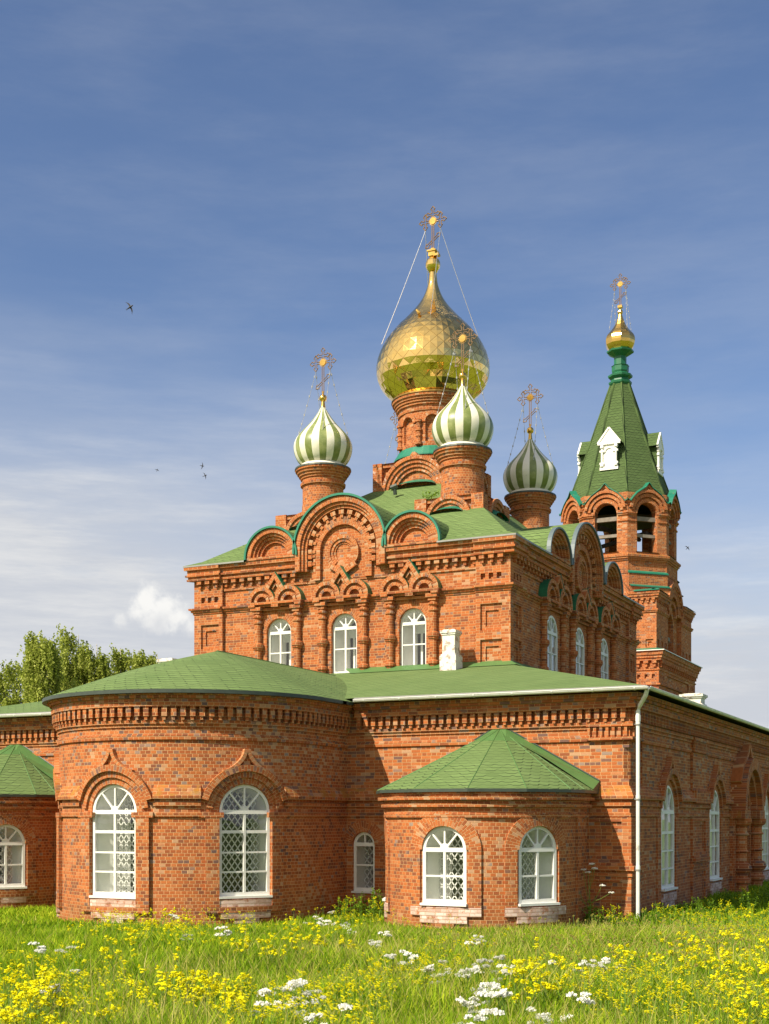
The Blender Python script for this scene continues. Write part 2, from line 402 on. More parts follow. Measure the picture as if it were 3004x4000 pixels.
def wbox(B, m, s0, s1, z0, z1, n0, n1, mi=0, m0=0, m1=0, top=0, nb=False):
    ss = segs(m, s0, s1)
    for i in range(len(ss)-1):
        a, b = ss[i], ss[i+1]
        a1_ = a-m0*n1 if i == 0 else a; b1_ = b+m1*n1 if i == len(ss)-2 else b
        a0_ = a-m0*n0 if i == 0 else a; b0_ = b+m1*n0 if i == len(ss)-2 else b
        B.face([m.P(a1_, z0, n1), m.P(b1_, z0, n1), m.P(b1_, z1, n1), m.P(a1_, z1, n1)], [(a1_, z0), (b1_, z0), (b1_, z1), (a1_, z1)], mi)
        B.face([m.P(a1_, z1, n1), m.P(b1_, z1, n1), m.P(b0_, z1, n0), m.P(a0_, z1, n0)], [(a, .01), (b, .01), (b, .07), (a, .07)], top or mi)
        if not nb: B.face([m.P(a0_, z0, n0), m.P(b0_, z0, n0), m.P(b1_, z0, n1), m.P(a1_, z0, n1)], [(a, .01), (b, .01), (b, .07), (a, .07)], mi)
    if not m0: B.face([m.P(s0, z0, n0), m.P(s0, z0, n1), m.P(s0, z1, n1), m.P(s0, z1, n0)], [(n0, z0), (n1, z0), (n1, z1), (n0, z1)], mi)
    if not m1: B.face([m.P(s1, z0, n1), m.P(s1, z0, n0), m.P(s1, z1, n0), m.P(s1, z1, n1)], [(n1, z0), (n0, z0), (n0, z1), (n1, z1)], mi)
def wprof(B, m, s0, s1, pr, mi=0, m0=0, m1=0, off=0.0, ledge=None, cap=True):
    """profile [(z,n)...] from bottom to top run along the wall; mitred ends when m0/m1 = 1"""
    ss = segs(m, s0, s1)
    for j in range(len(pr)-1):
        (z0, n0), (z1, n1) = pr[j], pr[j+1]; n0 += off; n1 += off
        hz = abs(z1-z0) < abs(n1-n0)*.7
        mm = mi
        if ledge is not None and n1 < n0-.02 : mm = ledge
        for i in range(len(ss)-1):
            a, b = ss[i], ss[i+1]
            f = i == 0; l = i == len(ss)-2
            pa0 = a-m0*n0 if f else a; pa1 = a-m0*n1 if f else a; pb0 = b+m1*n0 if l else b; pb1 = b+m1*n1 if l else b
            va, vb = (z0, z1) if not hz else (z0+.01, z0+.06)
            B.face([m.P(pa0, z0, n0), m.P(pb0, z0, n0), m.P(pb1, z1, n1), m.P(pa1, z1, n1)], [(a, va), (b, va), (b, vb), (a, vb)], mm)
    if cap:
        for (s_, mm_, d) in ((s0, m0, 1), (s1, m1, -1)):
            if mm_: continue
            for j in range(len(pr)-1):
                (z0, n0), (z1, n1) = pr[j], pr[j+1]; n0 += off; n1 += off
                if z1-z0 < 1e-5: continue
                q = [m.P(s_, z0, off-.01), m.P(s_, z0, n0), m.P(s_, z1, n1), m.P(s_, z1, off-.01)]
                B.face(q if d > 0 else q[::-1], [(0, z0), (n0, z0), (n1, z1), (0, z1)], mi)
def hole(B, m, s0, s1, z0, z1, n, holes=(), mi=0):
    """flat wall face with stepped sunk panels. hole = (s0,s1,z0,z1,depth,children) ; depth None = leave open"""
    S = sorted({s0, s1} | {x for h in holes for x in h[:2]}); Z = sorted({z0, z1} | {x for h in holes for x in h[2:4]})
    for i in range(len(S)-1):
        for j in range(len(Z)-1):
            a, b, c, d = S[i], S[i+1], Z[j], Z[j+1]; mx_, mz_ = (a+b)/2, (c+d)/2
            if any(h[0] < mx_ < h[1] and h[2] < mz_ < h[3] for h in holes): continue
            for k in range(len(segs(m, a, b))-1):
                sg = segs(m, a, b); p, q = sg[k], sg[k+1]
                B.face([m.P(p, c, n), m.P(q, c, n), m.P(q, d, n), m.P(p, d, n)], [(p, c), (q, c), (q, d), (p, d)], mi)
    for h in holes:
        a, b, c, d, dep = h[:5]
        if dep is None: continue
        e = n-dep
        B.face([m.P(a, c, n), m.P(a, d, n), m.P(a, d, e), m.P(a, c, e)], [(n, c), (n, d), (e, d), (e, c)], mi)
        B.face([m.P(b, c, e), m.P(b, d, e), m.P(b, d, n), m.P(b, c, n)], [(e, c), (e, d), (n, d), (n, c)], mi)
        B.face([m.P(a, c, e), m.P(b, c, e), m.P(b, c, n), m.P(a, c, n)], [(a, .01), (b, .01), (b, .07), (a, .07)], mi)
        B.face([m.P(a, d, n), m.P(b, d, n), m.P(b, d, e), m.P(a, d, e)], [(a, .01), (b, .01), (b, .07), (a, .07)], mi)
        hole(B, m, a, b, c, d, e, h[5] if len(h) > 5 else (), mi)
def wallarch(B, m, s0, s1, z0, z1, n, ops, depth=.22, mi=0, mr=None, skip=()):
    """wall face with arched openings (sc, w, zb, zs) and their reveals"""
    mr = mi if mr is None else mr
    br = {s0, s1}
    for x in segs(m, s0, s1): br.add(x)
    for (sc, w_, zb, zs) in ops:
        for k in range(15): br.add(sc-w_/2*cos(pi*k/14))
    for h in skip: br |= {h[0], h[1]}
    br = sorted(x for x in br if s0-1e-6 <= x <= s1+1e-6)
    br = [x for i, x in enumerate(br) if i == 0 or x-br[i-1] > 1e-5]
    for i in range(len(br)-1):
        a, b = br[i], br[i+1]; mid = (a+b)/2; op = None
        for o in ops:
            if abs(mid-o[0]) < o[1]/2: op = o
        def q(c0, c1, d0, d1): B.face([m.P(a, c0, n), m.P(b, c1, n), m.P(b, d1, n), m.P(a, d0, n)], [(a, c0), (b, c1), (b, d1), (a, d0)], mi)
        sk = [h for h in skip if h[0] < mid < h[1]]
        if sk: q(z0, z0, sk[0][2], sk[0][2]); q(sk[0][3], sk[0][3], z1, z1); continue
        if op is None: q(z0, z0, z1, z1); continue
        sc, w_, zb, zs = op; r = w_/2
        ya = zs+sqrt(max(0, r*r-(a-sc)**2)); yb = zs+sqrt(max(0, r*r-(b-sc)**2))
        if zb > z0: q(z0, z0, zb, zb)
        q(ya, yb, z1, z1)
        B.face([m.P(a, ya, n), m.P(b, yb, n), m.P(b, yb, n-depth), m.P(a, ya, n-depth)], [(0, a), (0, b), (depth, b), (depth, a)], mr)
        B.face([m.P(a, zb, n-depth), m.P(b, zb, n-depth), m.P(b, zb, n), m.P(a, zb, n)], [(a, 0), (b, 0), (b, .07), (a, .07)], mr)
    for (sc, w_, zb, zs) in ops:
        for sg in (-1, 1):
            x = sc+sg*w_/2
            B.face([m.P(x, zb, n), m.P(x, zs, n), m.P(x, zs, n-depth), m.P(x, zb, n-depth)], [(0, zb), (0, zs), (depth, zs), (depth, zb)], mr)
def ring(B, m, sc, zc, r0, r1, n0, n1, a0=0.0, a1=180.0, seg=22, mi=0, mo=None, ez=1.0):
    """brick arch ring with radial bricks; angles in degrees from +s"""
    mo = mi if mo is None else mo
    A = [radians(a0+(a1-a0)*k/seg) for k in range(seg+1)]; rm = r1
    def p(r, a, n): return m.P(sc+r*cos(a), zc+r*sin(a)*ez, n)
    for k in range(seg):
        a, b = A[k], A[k+1]; va, vb = a*rm, b*rm
        B.face([p(r0, b, n1), p(r0, a, n1), p(r1, a, n1), p(r1, b, n1)], [(0.012, vb), (0.012, va), (r1-r0, va), (r1-r0, vb)], mi)
        B.face([p(r1, a, n1), p(r1, a, n0), p(r1, b, n0), p(r1, b, n1)], [(0.02, va), (.11, va), (.11, vb), (0.02, vb)], mo)
        B.face([p(r0, b, n1), p(r0, b, n0), p(r0, a, n0), p(r0, a, n1)], [(0.02, vb), (.11, vb), (.11, va), (0.02, va)], mi)
    for a, fl in ((A[0], 0), (A[-1], 1)):
        q = [p(r0, a, n1), p(r0, a, n0), p(r1, a, n0), p(r1, a, n1)]
        B.face(q if fl else q[::-1], [(0, 0), (.1, 0), (.1, .07), (0, .07)], mi)
def disc(B, m, sc, zc, r, n, a0=0., a1=180., seg=20, mi=0, ez=1.0, zbase=None):
    A = [radians(a0+(a1-a0)*k/seg) for k in range(seg+1)]
    for k in range(seg):
        x0, x1 = sc+r*cos(A[k+1]), sc+r*cos(A[k]); y0, y1 = zc+r*sin(A[k+1])*ez, zc+r*sin(A[k])*ez
        zb = zc if zbase is None else zbase
        B.face([m.P(x0, zb, n), m.P(x1, zb, n), m.P(x1, y1, n), m.P(x0, y0, n)], [(x0, zb), (x1, zb), (x1, y1), (x0, y0)], mi)
def bar(B, m, p, q, w_, n0, n1, mi=0):
    """straight bar in the wall plane from p=(s,z) to q, width w_"""
    d = (q[0]-p[0], q[1]-p[1]); L = sqrt(d[0]**2+d[1]**2)+1e-9; u = (-d[1]/L*w_/2, d[0]/L*w_/2)
    c = [(p[0]-u[0], p[1]-u[1]), (q[0]-u[0], q[1]-u[1]), (q[0]+u[0], q[1]+u[1]), (p[0]+u[0], p[1]+u[1])]
    B.face([m.P(*x, n1) for x in c], [(0, 0), (0, L), (w_, L), (w_, 0)], mi)
    for i in range(4):
        a, b = c[i], c[(i+1) % 4]
        B.face([m.P(*a, n1), m.P(*a, n0), m.P(*b, n0), m.P(*b, n1)], [(0, 0), (.06, 0), (.06, .06), (0, .06)], mi)
def wpoly(B, m, pts, n0, n1, mi=0, ms=None):
    """polygon plate in the wall plane"""
    ms = mi if ms is None else ms
    B.face([m.P(*p, n1) for p in pts], [tuple(p) for p in pts], mi)
    for i in range(len(pts)):
        a, b = pts[i], pts[(i+1) % len(pts)]
        B.face([m.P(*a, n1), m.P(*a, n0), m.P(*b, n0), m.P(*b, n1)], [(0, 0), (.1, 0), (.1, .08), (0, .08)], ms)
def wcol(B, m, sc, nc, prof, seg=12, mi=0):
    """turned column standing at s=sc, n=nc"""
    L = m.local(sc)
    for k in range(seg):
        t0, t1 = 2*pi*k/seg, 2*pi*(k+1)/seg
        for i in range(len(prof)-1):
            (z0, r0), (z1, r1) = prof[i], prof[i+1]
            B.face([L.P(sc+r0*cos(t0), z0, nc-r0*sin(t0)), L.P(sc+r0*cos(t1), z0, nc-r0*sin(t1)), L.P(sc+r1*cos(t1), z1, nc-r1*sin(t1)), L.P(sc+r1*cos(t0), z1, nc-r1*sin(t0))],
                   [(t0*.13, z0), (t1*.13, z0), (t1*.13, z1), (t0*.13, z1)], mi)

# ------------------------------------------------------------------ windows
def window(parent, m0, sc, w_, zb, zs, n, rows, lattice=True, mull=True, sill=True, inner=.75, sillmat='white_paint', hub=True, curtain=False, spl=(.12, .12)):
    """arched white window; rows = heights of the cross bars. frame > pane, grille, sill, interior"""
    m = m0.local(sc); r = w_/2; fw = .075
    F = MB()
    ring(F, m, sc, zs, r-fw, r, n-.05, n+.03, seg=18)
    for sg in (-1, 1):
        a, b = (sc-r, sc-r+fw) if sg < 0 else (sc+r-fw, sc+r)
        wbox(F, m, a, b, zb, zs, n-.05, n+.03)
    wbox(F, m, sc-r+fw, sc+r-fw, zb, zb+.09, n-.05, n+.028)
    wbox(F, m, sc-r+fw, sc+r-fw, zs-.05, zs+.045, n-.05, n+.036)
    gl = [sc-r+fw] + ([sc] if mull else []) + [sc+r-fw]
    if mull: wbox(F, m, sc-.028, sc+.028, zb+.09, zs-.05, n-.045, n+.03)
    for i, h in enumerate(rows):
        t_ = .035 if i == len(rows)-1 and len(rows) > 1 else .02
        for k in range(len(gl)-1):
            a = gl[k]+(.028 if (mull and k > 0) else 0); b = gl[k+1]-(.028 if (mull and k < len(gl)-2) else 0)
            wbox(F, m, a, b, h-t_, h+t_, n-.04, n+.024)
    angs = (50, 90, 130) if w_ > .8 else (90,)
    for an in angs:
        a = radians(an); bar(F, m, (sc+.05*cos(a), zs+.05*sin(a)), (sc+(r-fw+.01)*cos(a), zs+(r-fw+.01)*sin(a)), .038, n-.04, n+.022)
    if hub and w_ > .8: ring(F, m, sc, zs+.045, .001, .10, n-.04, n+.034, seg=10)
    fr_ = F.build('window', 'white_paint', parent)
    G = MB(); g = n-.012
    wallz = [(sc-r+fw, sc+r-fw, zb+.09, zs)]
    G.face([m.P(sc-r+fw, zb+.05, g), m.P(sc+r-fw, zb+.05, g), m.P(sc+r-fw, zs, g), m.P(sc-r+fw, zs, g)])
    disc(G, m, sc, zs, r-fw, g)
    G.build('pane', 'glass', fr_)
    I = MB(); R = r-.03; e = n-inner
    kx = 1-(spl[0]+spl[1])/(2*R); kd = (spl[0]-spl[1])/2  # splay narrows inward, shaped so the white reveal catches sun
    def g_(x): return sc+(x-sc)*kx+kd
    for x in (sc-R, sc+R):
        I.face([m.P(x, zb, n-.06), m.P(x, zs, n-.06), m.P(g_(x), zs, e), m.P(g_(x), zb, e)], None, 0)
    A = [pi*k/14 for k in range(15)]
    for k in range(14):
        xa, xb, za, zb2 = sc+R*cos(A[k]), sc+R*cos(A[k+1]), R*sin(A[k]), R*sin(A[k+1])
        I.face([m.P(xa, zs+za, n-.06), m.P(xb, zs+zb2, n-.06), m.P(g_(xb), zs+zb2*.8, e), m.P(g_(xa), zs+za*.8, e)], None, 0)
    I.face([m.P(sc-R, zb+.02, n-.06), m.P(sc+R, zb+.02, n-.06), m.P(g_(sc+R), zb+.02, e), m.P(g_(sc-R), zb+.02, e)], None, 0)
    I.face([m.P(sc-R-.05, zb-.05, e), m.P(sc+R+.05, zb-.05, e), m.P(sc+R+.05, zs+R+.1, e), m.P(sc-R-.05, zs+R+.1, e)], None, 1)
    if curtain:   # the second, inner window seen through the glass
        ie = e+.06
        for (a, b) in ((sc-R, sc-R+.10*w_), (sc-.10*w_, sc-.02*w_), (sc+.22*w_, sc+.30*w_)):
            wbox(I, m, a, b, zb, zs-.12, ie-.02, ie+.01, 0)
        wbox(I, m, sc-R, sc+R, zs-.22, zs+.12, ie-.02, ie+.014, 0)
    I.build('interior_reveal', ['inside_white', 'inside_dark'], fr_)
    if lattice:
        Lm = MB(); gn = n-.40; dw, dh = .155, .215; x0, x1 = sc-R+spl[0]*.5, sc+R-spl[1]*.5
        def inside(x, z): return x0 <= x <= x1 and z >= zb+.05 and (z <= zs or ((x-(x0+x1)/2)*2*R/(x1-x0))**2+(z-zs)**2 < (r-.08)**2)
        nx = int(w_/dw)+2; nzz = int((zs+r-zb)/dh)+2
        for i in range(-1, nx):
            for j in range(-1, nzz):
                cx_, cz_ = x0+i*dw, zb+.05+j*dh
                for (p, q) in (((cx_, cz_), (cx_+dw/2, cz_+dh/2)), ((cx_+dw/2, cz_+dh/2), (cx_+dw, cz_+dh)), ((cx_, cz_+dh), (cx_+dw/2, cz_+dh/2)), ((cx_+dw/2, cz_+dh/2), (cx_+dw, cz_))):
                    if inside(*p) and inside(*q): bar(Lm, m, p, q, .026, gn-.012, gn)
        Lm.build('grille', 'grille_white', fr_)
    if sill:
        S = MB(); wbox(S, m, sc-r-.03, sc+r+.03, zb-.05, zb+.004, n-.04, n+.13)
        S.build('sill', sillmat, fr_)
    return fr_

# ================================================================== the church
church = empty('church', (0, 0, 0))
tag(church, 'red brick church with green shingle roofs, gold and green-white striped onion domes and bell tower', 'church')
AX = -10.95           # axis of the church
FR = Plane((0, 0), (1, 0), (0, -1))           # front (east) wall, s = x
RT = Plane((0, 0), (0, 1), (1, 0))            # long side wall, s = y
LX = 2*AX
LT = Plane((LX, 0), (0, -1), (-1, 0))
MAIN = Stadium(AX, -1.95, 3.42)
CH_R = Stadium(-3.25, -1.3, 2.25); CH_L = Stadium(LX+3.25, -1.3, 2.25)
STRING = [(2.60, 0), (2.62, .05), (2.70, .055), (2.71, .012), (2.86, .012), (2.87, .07), (2.95, .075), (2.955, .03), (3.03, .03), (3.035, .13), (3.10, .14), (3.33, .03), (3.36, .0)]
LOWCOR = [(4.40, 0), (4.42, .05), (4.52, .055), (4.53, .006), (4.70, .006), (4.705, .04), (4.78, .045), (4.785, .085), (4.87, .09)]
UPCOR = [(5.18, .2), (5.29, .205), (5.30, .17), (5.37, .17), (5.375, .24), (5.44, .245), (5.445, .30), (5.53, .305)]
BM = ['brick', 'brick_ledge', 'brick_limewashed', 'brick_moss']
BH = ['brick_header', 'brick_ledge', 'brick_limewashed', 'brick_moss']

def cornice(parent, m, s0, s1, mats, m0=0, m1=0, flutes=False, sp=.2065):
    B = MB()
    wprof(B, m, s0, s1, LOWCOR, 0, m0, m1, cap=False)
    wbox(B, m, s0, s1, 4.87, 5.18, -.1, .03, 0, m0, m1)
    wprof(B, m, s0, s1, UPCOR, 0, m0, m1, cap=False)
    # soffit closing the upper cornice
    ss = segs(m, s0, s1)
    for i in range(len(ss)-1):
        B.face([m.P(ss[i], 5.18, .0), m.P(ss[i+1], 5.18, .0), m.P(ss[i+1], 5.18, .2), m.P(ss[i], 5.18, .2)], [(0, .01), (.1, .01), (.1, .06), (0, .06)], 0)
        B.face([m.P(ss[i], 5.53, .305), m.P(ss[i+1], 5.53, .305), m.P(ss[i+1], 5.53, -.1), m.P(ss[i], 5.53, -.1)], None, 0)
    k = int((s1-s0)/(sp if not flutes else .15)); st = (s1-s0)/k
    for i in range(k):
        c = s0+(i+.5)*st
        if flutes:
            wbox(B, m, c-.035, c+.035, 4.89, 5.18, .03, .15)
        else:
            wbox(B, m, c-.06, c+.06, 4.955, 5.18, .03, .175)
            wbox(B, m, c-.035-.012, c+.035-.012, 4.87, 4.955, .03, .15)
    return B.build('cornice', mats, parent)

def hoodarch(B, m, sc, zs, tip=4.20, rw=.66, kn=1.0):
    """stepped arch with an ogee point over the tall windows"""
    ring(B, m, sc, zs, rw, rw+.15, 0, .012, 0, 180, 22)
    ring(B, m, sc, zs, rw+.15, rw+.30, -.02, .07*kn, 6, 174, 24)
    ring(B, m, sc, zs, rw+.30, rw+.45, -.02, .15*kn, 16, 164, 24, 0, 1 if kn == 1 else 3)
    ro = rw+.45
    # ogee ribs
    for sg in (-1, 1):
        pts = []
        for k in range(9):
            u = k/8; an = radians(60)
            x0, z0 = ro*cos(an)+.02, zs+ro*sin(an)-.02
            x = x0*(1-u)**1.0*(1-.0*u)+.035*u; x = x0+(0.035-x0)*(1-(1-u)**1.7)
            z = z0+(tip-z0)*(u**1.35)
            pts.append((sc+sg*x, z))
        for k in range(8): bar(B, m, pts[k], pts[k+1], .085*kn**.5, -.02, .125*kn)
    wpoly(B, m, [(sc-.12, zs+ro-.03), (sc+.12, zs+ro-.03), (sc+.04, tip-.06), (sc-.04, tip-.06)], -.02, .05)

# ---- front wall
B = MB()
hr = [(-.13, 0, 3.50, 4.26)]
wins = [(-7.03, .64, .68, 1.90), (LX+7.03, .64, .68, 1.90)]
wallarch(B, FR, LX, 0, -.3, 5.6, 0, wins, .16, 0, 0, skip=[(-.13, 0, 3.50, 4.26)])
# chamfered corner
B.face([(-.13, 0, 3.5), (0, .13, 3.5), (0, .13, 4.26), (-.13, 0, 4.26)], [(0, 3.5), (.18, 3.5), (.18, 4.26), (0, 4.26)], 0)
B.face([(-.13, 0, 3.5), (0, 0, 3.5), (0, .13, 3.5)], None, 1); B.face([(-.13, 0, 4.26), (0, .13, 4.26), (0, 0, 4.26)], None, 0)
for c in (-7.03, LX+7.03): ring(B, FR, c, 1.90, .32, .62, 0, .012)
wprof(B, FR, LX, 0, STRING, 0, 1, 1, ledge=1)
# corner pilasters with stepped panels
for (a, b) in ((-1.02, -.0), (LX, LX+1.02)):
    e0, e1 = (0, 1) if a > -5 else (1, 0)
    lo = [(a+.2, b-.16, .12, 1.08, .05, [(a+.31, b-.27, .2, .96, .05, [(a+.40, b-.36, .25, .88, .05)])])]
    up = [(a+.2, b-.16, 1.60, 2.50, .05, [(a+.31, b-.27, 1.68, 2.34, .05, [(a+.40, b-.36, 1.74, 2.26, .05)])])]
    x0 = a if e0 == 0 else a-.07; x1 = b if e1 == 0 else b+.07
    hole(B, FR, x0, x1, -.3, 2.6, .07, lo+up)
    wbox(B, FR, a, b, 2.55, 2.6, 0, .071, 0, e0, e1)
    for z0, z1, n in ((1.34, 1.46, .16), (1.46, 1.52, .10), (1.2, 1.27, .10)): wbox(B, FR, a-(0 if e0 else .004), b+(0 if e1 else .004), z0, z1, 0, n, 0, e0, e1, top=1)
    # fluted frieze
    wbox(B, FR, a, b, 4.44, 4.51, 0, .11, 0, e0, e1); wbox(B, FR, a, b, 4.76, 4.86, 0, .12, 0, e0, e1); wbox(B, FR, a, b, 4.51, 4.76, 0, .03, 0, e0, e1)
    for k in range(7): c = a+.06+k*.15; wbox(B, FR, c-.035, c+.035, 4.51, 4.76, .03, .1)
front = B.build('front_wall', BM, church)
cornice(church, FR, -7.2, 0, BM, 0, 1); cornice(church, FR, LX, LX+7.2, BM, 1, 0)
for c in (-7.03, LX+7.03): window(church, FR, c, .64, .68, 1.90, -.10, [1.36], True, False, spl=(.13, .0))

# ---- long side wall (right) and a plain one on the hidden side
B = MB(); YW = 28.0
sw = [(3.8, 1.42, .74, 2.74), (9.75, 1.42, .74, 2.74), (18.75, 1.42, .74, 2.74), (24.2, 1.42, .74, 2.74)]
STRING2 = [(z, n*1.25) for z, n in STRING]
wallarch(B, RT, 0, YW, -.3, 5.6, 0, sw+[(13.9, 1.6, 0, 2.5)], .2, 0, 0, skip=[(0, .13, 3.50, 4.26)])
edges = [0]+[x for s_ in (3.8, 9.75) for x in (s_-1.04, s_+1.04)]+[13.9-1.9, 13.9+1.9]+[x for s_ in (18.75, 24.2) for x in (s_-1.04, s_+1.04)]+[YW]
for k in range(0, len(edges), 2): wprof(B, RT, edges[k], edges[k+1], STRING if k == 0 else STRING2, 0, 1 if k == 0 else 0, 0, ledge=3)
for s_ in (3.8, 9.75, 18.75, 24.2):
    hoodarch(B, RT, s_, 2.74, rw=.70, kn=1.15)
    for sg in (-1, 1):
        a = s_+sg*1.0; wbox(B, RT, a-.18, a+.18, .42, 2.6, 0, .035)
    wbox(B, RT, s_-.75, s_+.75, .40, .62, 0, .07, 2); wbox(B, RT, s_-.55, s_+.55, .24, .40, 0, .06, 2)
for (a, b) in ((0, .95), (6.5, 8.4), (21.2, 22.2)):
    mm = 1 if a == 0 else 0
    up = [(a+.22, b-.22, 1.60, 2.50, .05, [(a+.34, b-.34, 1.70, 2.38, .05)])]; lo = [(a+.22, b-.22, .12, 1.08, .05, [(a+.34, b-.34, .22, .96, .05)])]
    hole(B, RT, a-(.07 if mm else 0), b, -.3, 2.6, .07, lo+up)
    for x in ((b,) if mm else (a, b)): B.face([RT.P(x, -.3, 0), RT.P(x, -.3, .07), RT.P(x, 2.6, .07), RT.P(x, 2.6, 0)], [(0, -.3), (.07, -.3), (.07, 2.6), (0, 2.6)], 0)
    for z0, z1, n in ((1.34, 1.46, .16), (1.46, 1.52, .10), (1.2, 1.27, .10)): wbox(B, RT, a-(0 if mm else .004), b+.004, z0, z1, 0, n, 3, mm, 0, top=3)
    if not mm: hole(B, RT, a, b, 3.36, 4.70, .07, []); wbox(B, RT, a, b, 3.0, 3.36, .0, .17)
    for x in ((b,) if mm else (a, b)): B.face([RT.P(x, 3.36, 0), RT.P(x, 3.36, .07), RT.P(x, 4.44, .07), RT.P(x, 4.44, 0)], [(0, 3), (.07, 3), (.07, 4), (0, 4)], 0)
    wbox(B, RT, a, b, 4.44, 4.51, 0, .13, 0, mm, 0); wbox(B, RT, a, b, 4.76, 4.86, 0, .14, 0, mm, 0); wbox(B, RT, a, b, 4.51, 4.76, 0, .05, 0, mm, 0)
    k = 0
    while a+.06+k*.15 < b: c = a+.06+k*.15; wbox(B, RT, c-.035, c+.035, 4.51, 4.76, .05, .12); k += 1
side = B.build('side_wall', BM, church)
cornice(church, RT, 0, YW, BM, 1, 0, flutes=True)
for s_ in (3.8, 9.75, 18.75): window(church, RT, s_, 1.42, .74, 2.74, -.02, [1.25, 1.72, 2.2], False, True, spl=(.1, .35))
# portal
B = MB(); pc = 13.9
for sg in (-1, 1):
    c = pc+sg*1.35
    wbox(B, RT, c-.42, c+.42, -.3, 2.6, 0, .16)
    wcol(B, RT, c, .28, [(-.3, .24), (.45, .24), (.5, .30), (.62, .30), (.66, .22), (.8, .22), (.84, .30), (.95, .36), (1.1, .3), (1.15, .2), (1.45, .2), (1.5, .26), (1.56, .2), (2.0, .2), (2.05, .27), (2.12, .2), (2.3, .2), (2.36, .30), (2.44, .34), (2.56, .34)], 12)
    wbox(B, RT, c-.5, c+.5, 2.56, 2.84, 0, .5, 3)
ring(B, RT, pc, 2.84, .85, 1.12, 0, .16, seg=24); ring(B, RT, pc, 2.84, 1.12, 1.35, 0, .34, seg=24, mo=3); ring(B, RT, pc, 2.84, 1.35, 1.72, 0, .5, seg=26, mi=3, mo=3)
for sg in (-1, 1):
    pts = [(pc+sg*x, z) for x, z in ((1.55, 3.7), (1.1, 4.25), (.62, 4.5), (.28, 4.72), (.06, 5.0))]
    for k in range(4): bar(B, RT, pts[k], pts[k+1], .2, 0, .34)
wpoly(B, RT, [(pc-1.0, 4.1), (pc+1.0, 4.1), (pc+.25, 4.62), (pc, 4.85), (pc-.25, 4.62)], 0, .2)
portal = B.build('portal', BM, church)
B = MB(); wbox(B, RT, pc-.8, pc+.8, -.1, 2.5, -.22, -.17); disc(B, RT, pc, 2.5, .8, -.17); B.build('door', 'blue_paint', portal)
# back and hidden sides
B = MB(); hole(B, LT, -YW, 0, -.3, 5.6, 0, [])
BK = Plane((0, YW), (-1, 0), (0, 1)); hole(B, BK, 0, -LX, -.3, 5.6, 0, [])
B.build('rear_wall', BM, church)

# ---- main apse
q = pi*3.42/2; S1 = q+1.95
wr = 3.42*radians(54.5)
B = MB(); aw = [(-wr, 1.30, .74, 2.73), (0, 1.30, .74, 2.73), (wr, 1.30, .74, 2.73)]
wallarch(B, MAIN, -S1, S1, -.3, 5.55, 0, aw, .2, 0, 0)
ed = [-S1, -wr-1.08, -wr+1.08, -1.08, 1.08, wr-1.08, wr+1.08, S1]
for k in range(0, 8, 2): wprof(B, MAIN, ed[k], ed[k+1], STRING, 0, 0, 0, ledge=1)
for c in (-wr, 0, wr):
    hoodarch(B, MAIN, c, 2.73)
    for sg in (-1, 1):
        a = c+sg*.82; wbox(B, MAIN, a-.16, a+.16, .50, 2.60, 0, .09)
        wbox(B, MAIN, c+sg*.82-.26, c+sg*.82+.26, 2.60, 2.72, 0, .1)
    # sub-sill panels, lime-washed and stepped
    wbox(B, MAIN, c-.98, c+.98, .36, .50, 0, .085, 0); wbox(B, MAIN, c-.66, c+.66, .50, .66, 0, .07, 2)
    wbox(B, MAIN, c-.62, c+.62, .22, .36, 0, .075, 2); wbox(B, MAIN, c-.3, c+.32, .1, .22, 0, .06, 2)
for (x, z) in ((-1.9, 4.28), (-4.55, 4.27), (1.48, 4.30), (4.4, 4.27)): wbox(B, MAIN, x-.03, x+.03, z-.05, z+.05, 0, .001, 0)
wprof(B, MAIN, -S1, S1, [(-.3, .14), (.02, .14), (.06, .1), (.08, 0)], 1, ledge=1)
apse = B.build('apse_wall', BH, church)
cornice(church, MAIN, -S1, S1, BH)
for c, sp_ in ((-wr, (.3, 0)), (0, (.5, .02)), (wr, (.0, .12))): window(church, MAIN, c, 1.30, .74, 2.73, -.10, [1.31, 1.77, 2.26], True, True, spl=sp_)

def rquad(B, pts, mi=0, K=1):
    """planar roof face, uv = (along eave, up slope); pts[0]->pts[1] is the eave"""
    a = np.array(pts[0], float); e = np.array(pts[1], float)-a; e /= np.linalg.norm(e)
    nn = np.cross(e, np.array(pts[-1], float)-a); nn /= np.linalg.norm(nn); v = np.cross(nn, e)
    off = float(a @ e)
    B.face([tuple(p) for p in pts], [(float((np.array(p)-a) @ e)+off, float((np.array(p)-a) @ v)) for p in pts], mi)
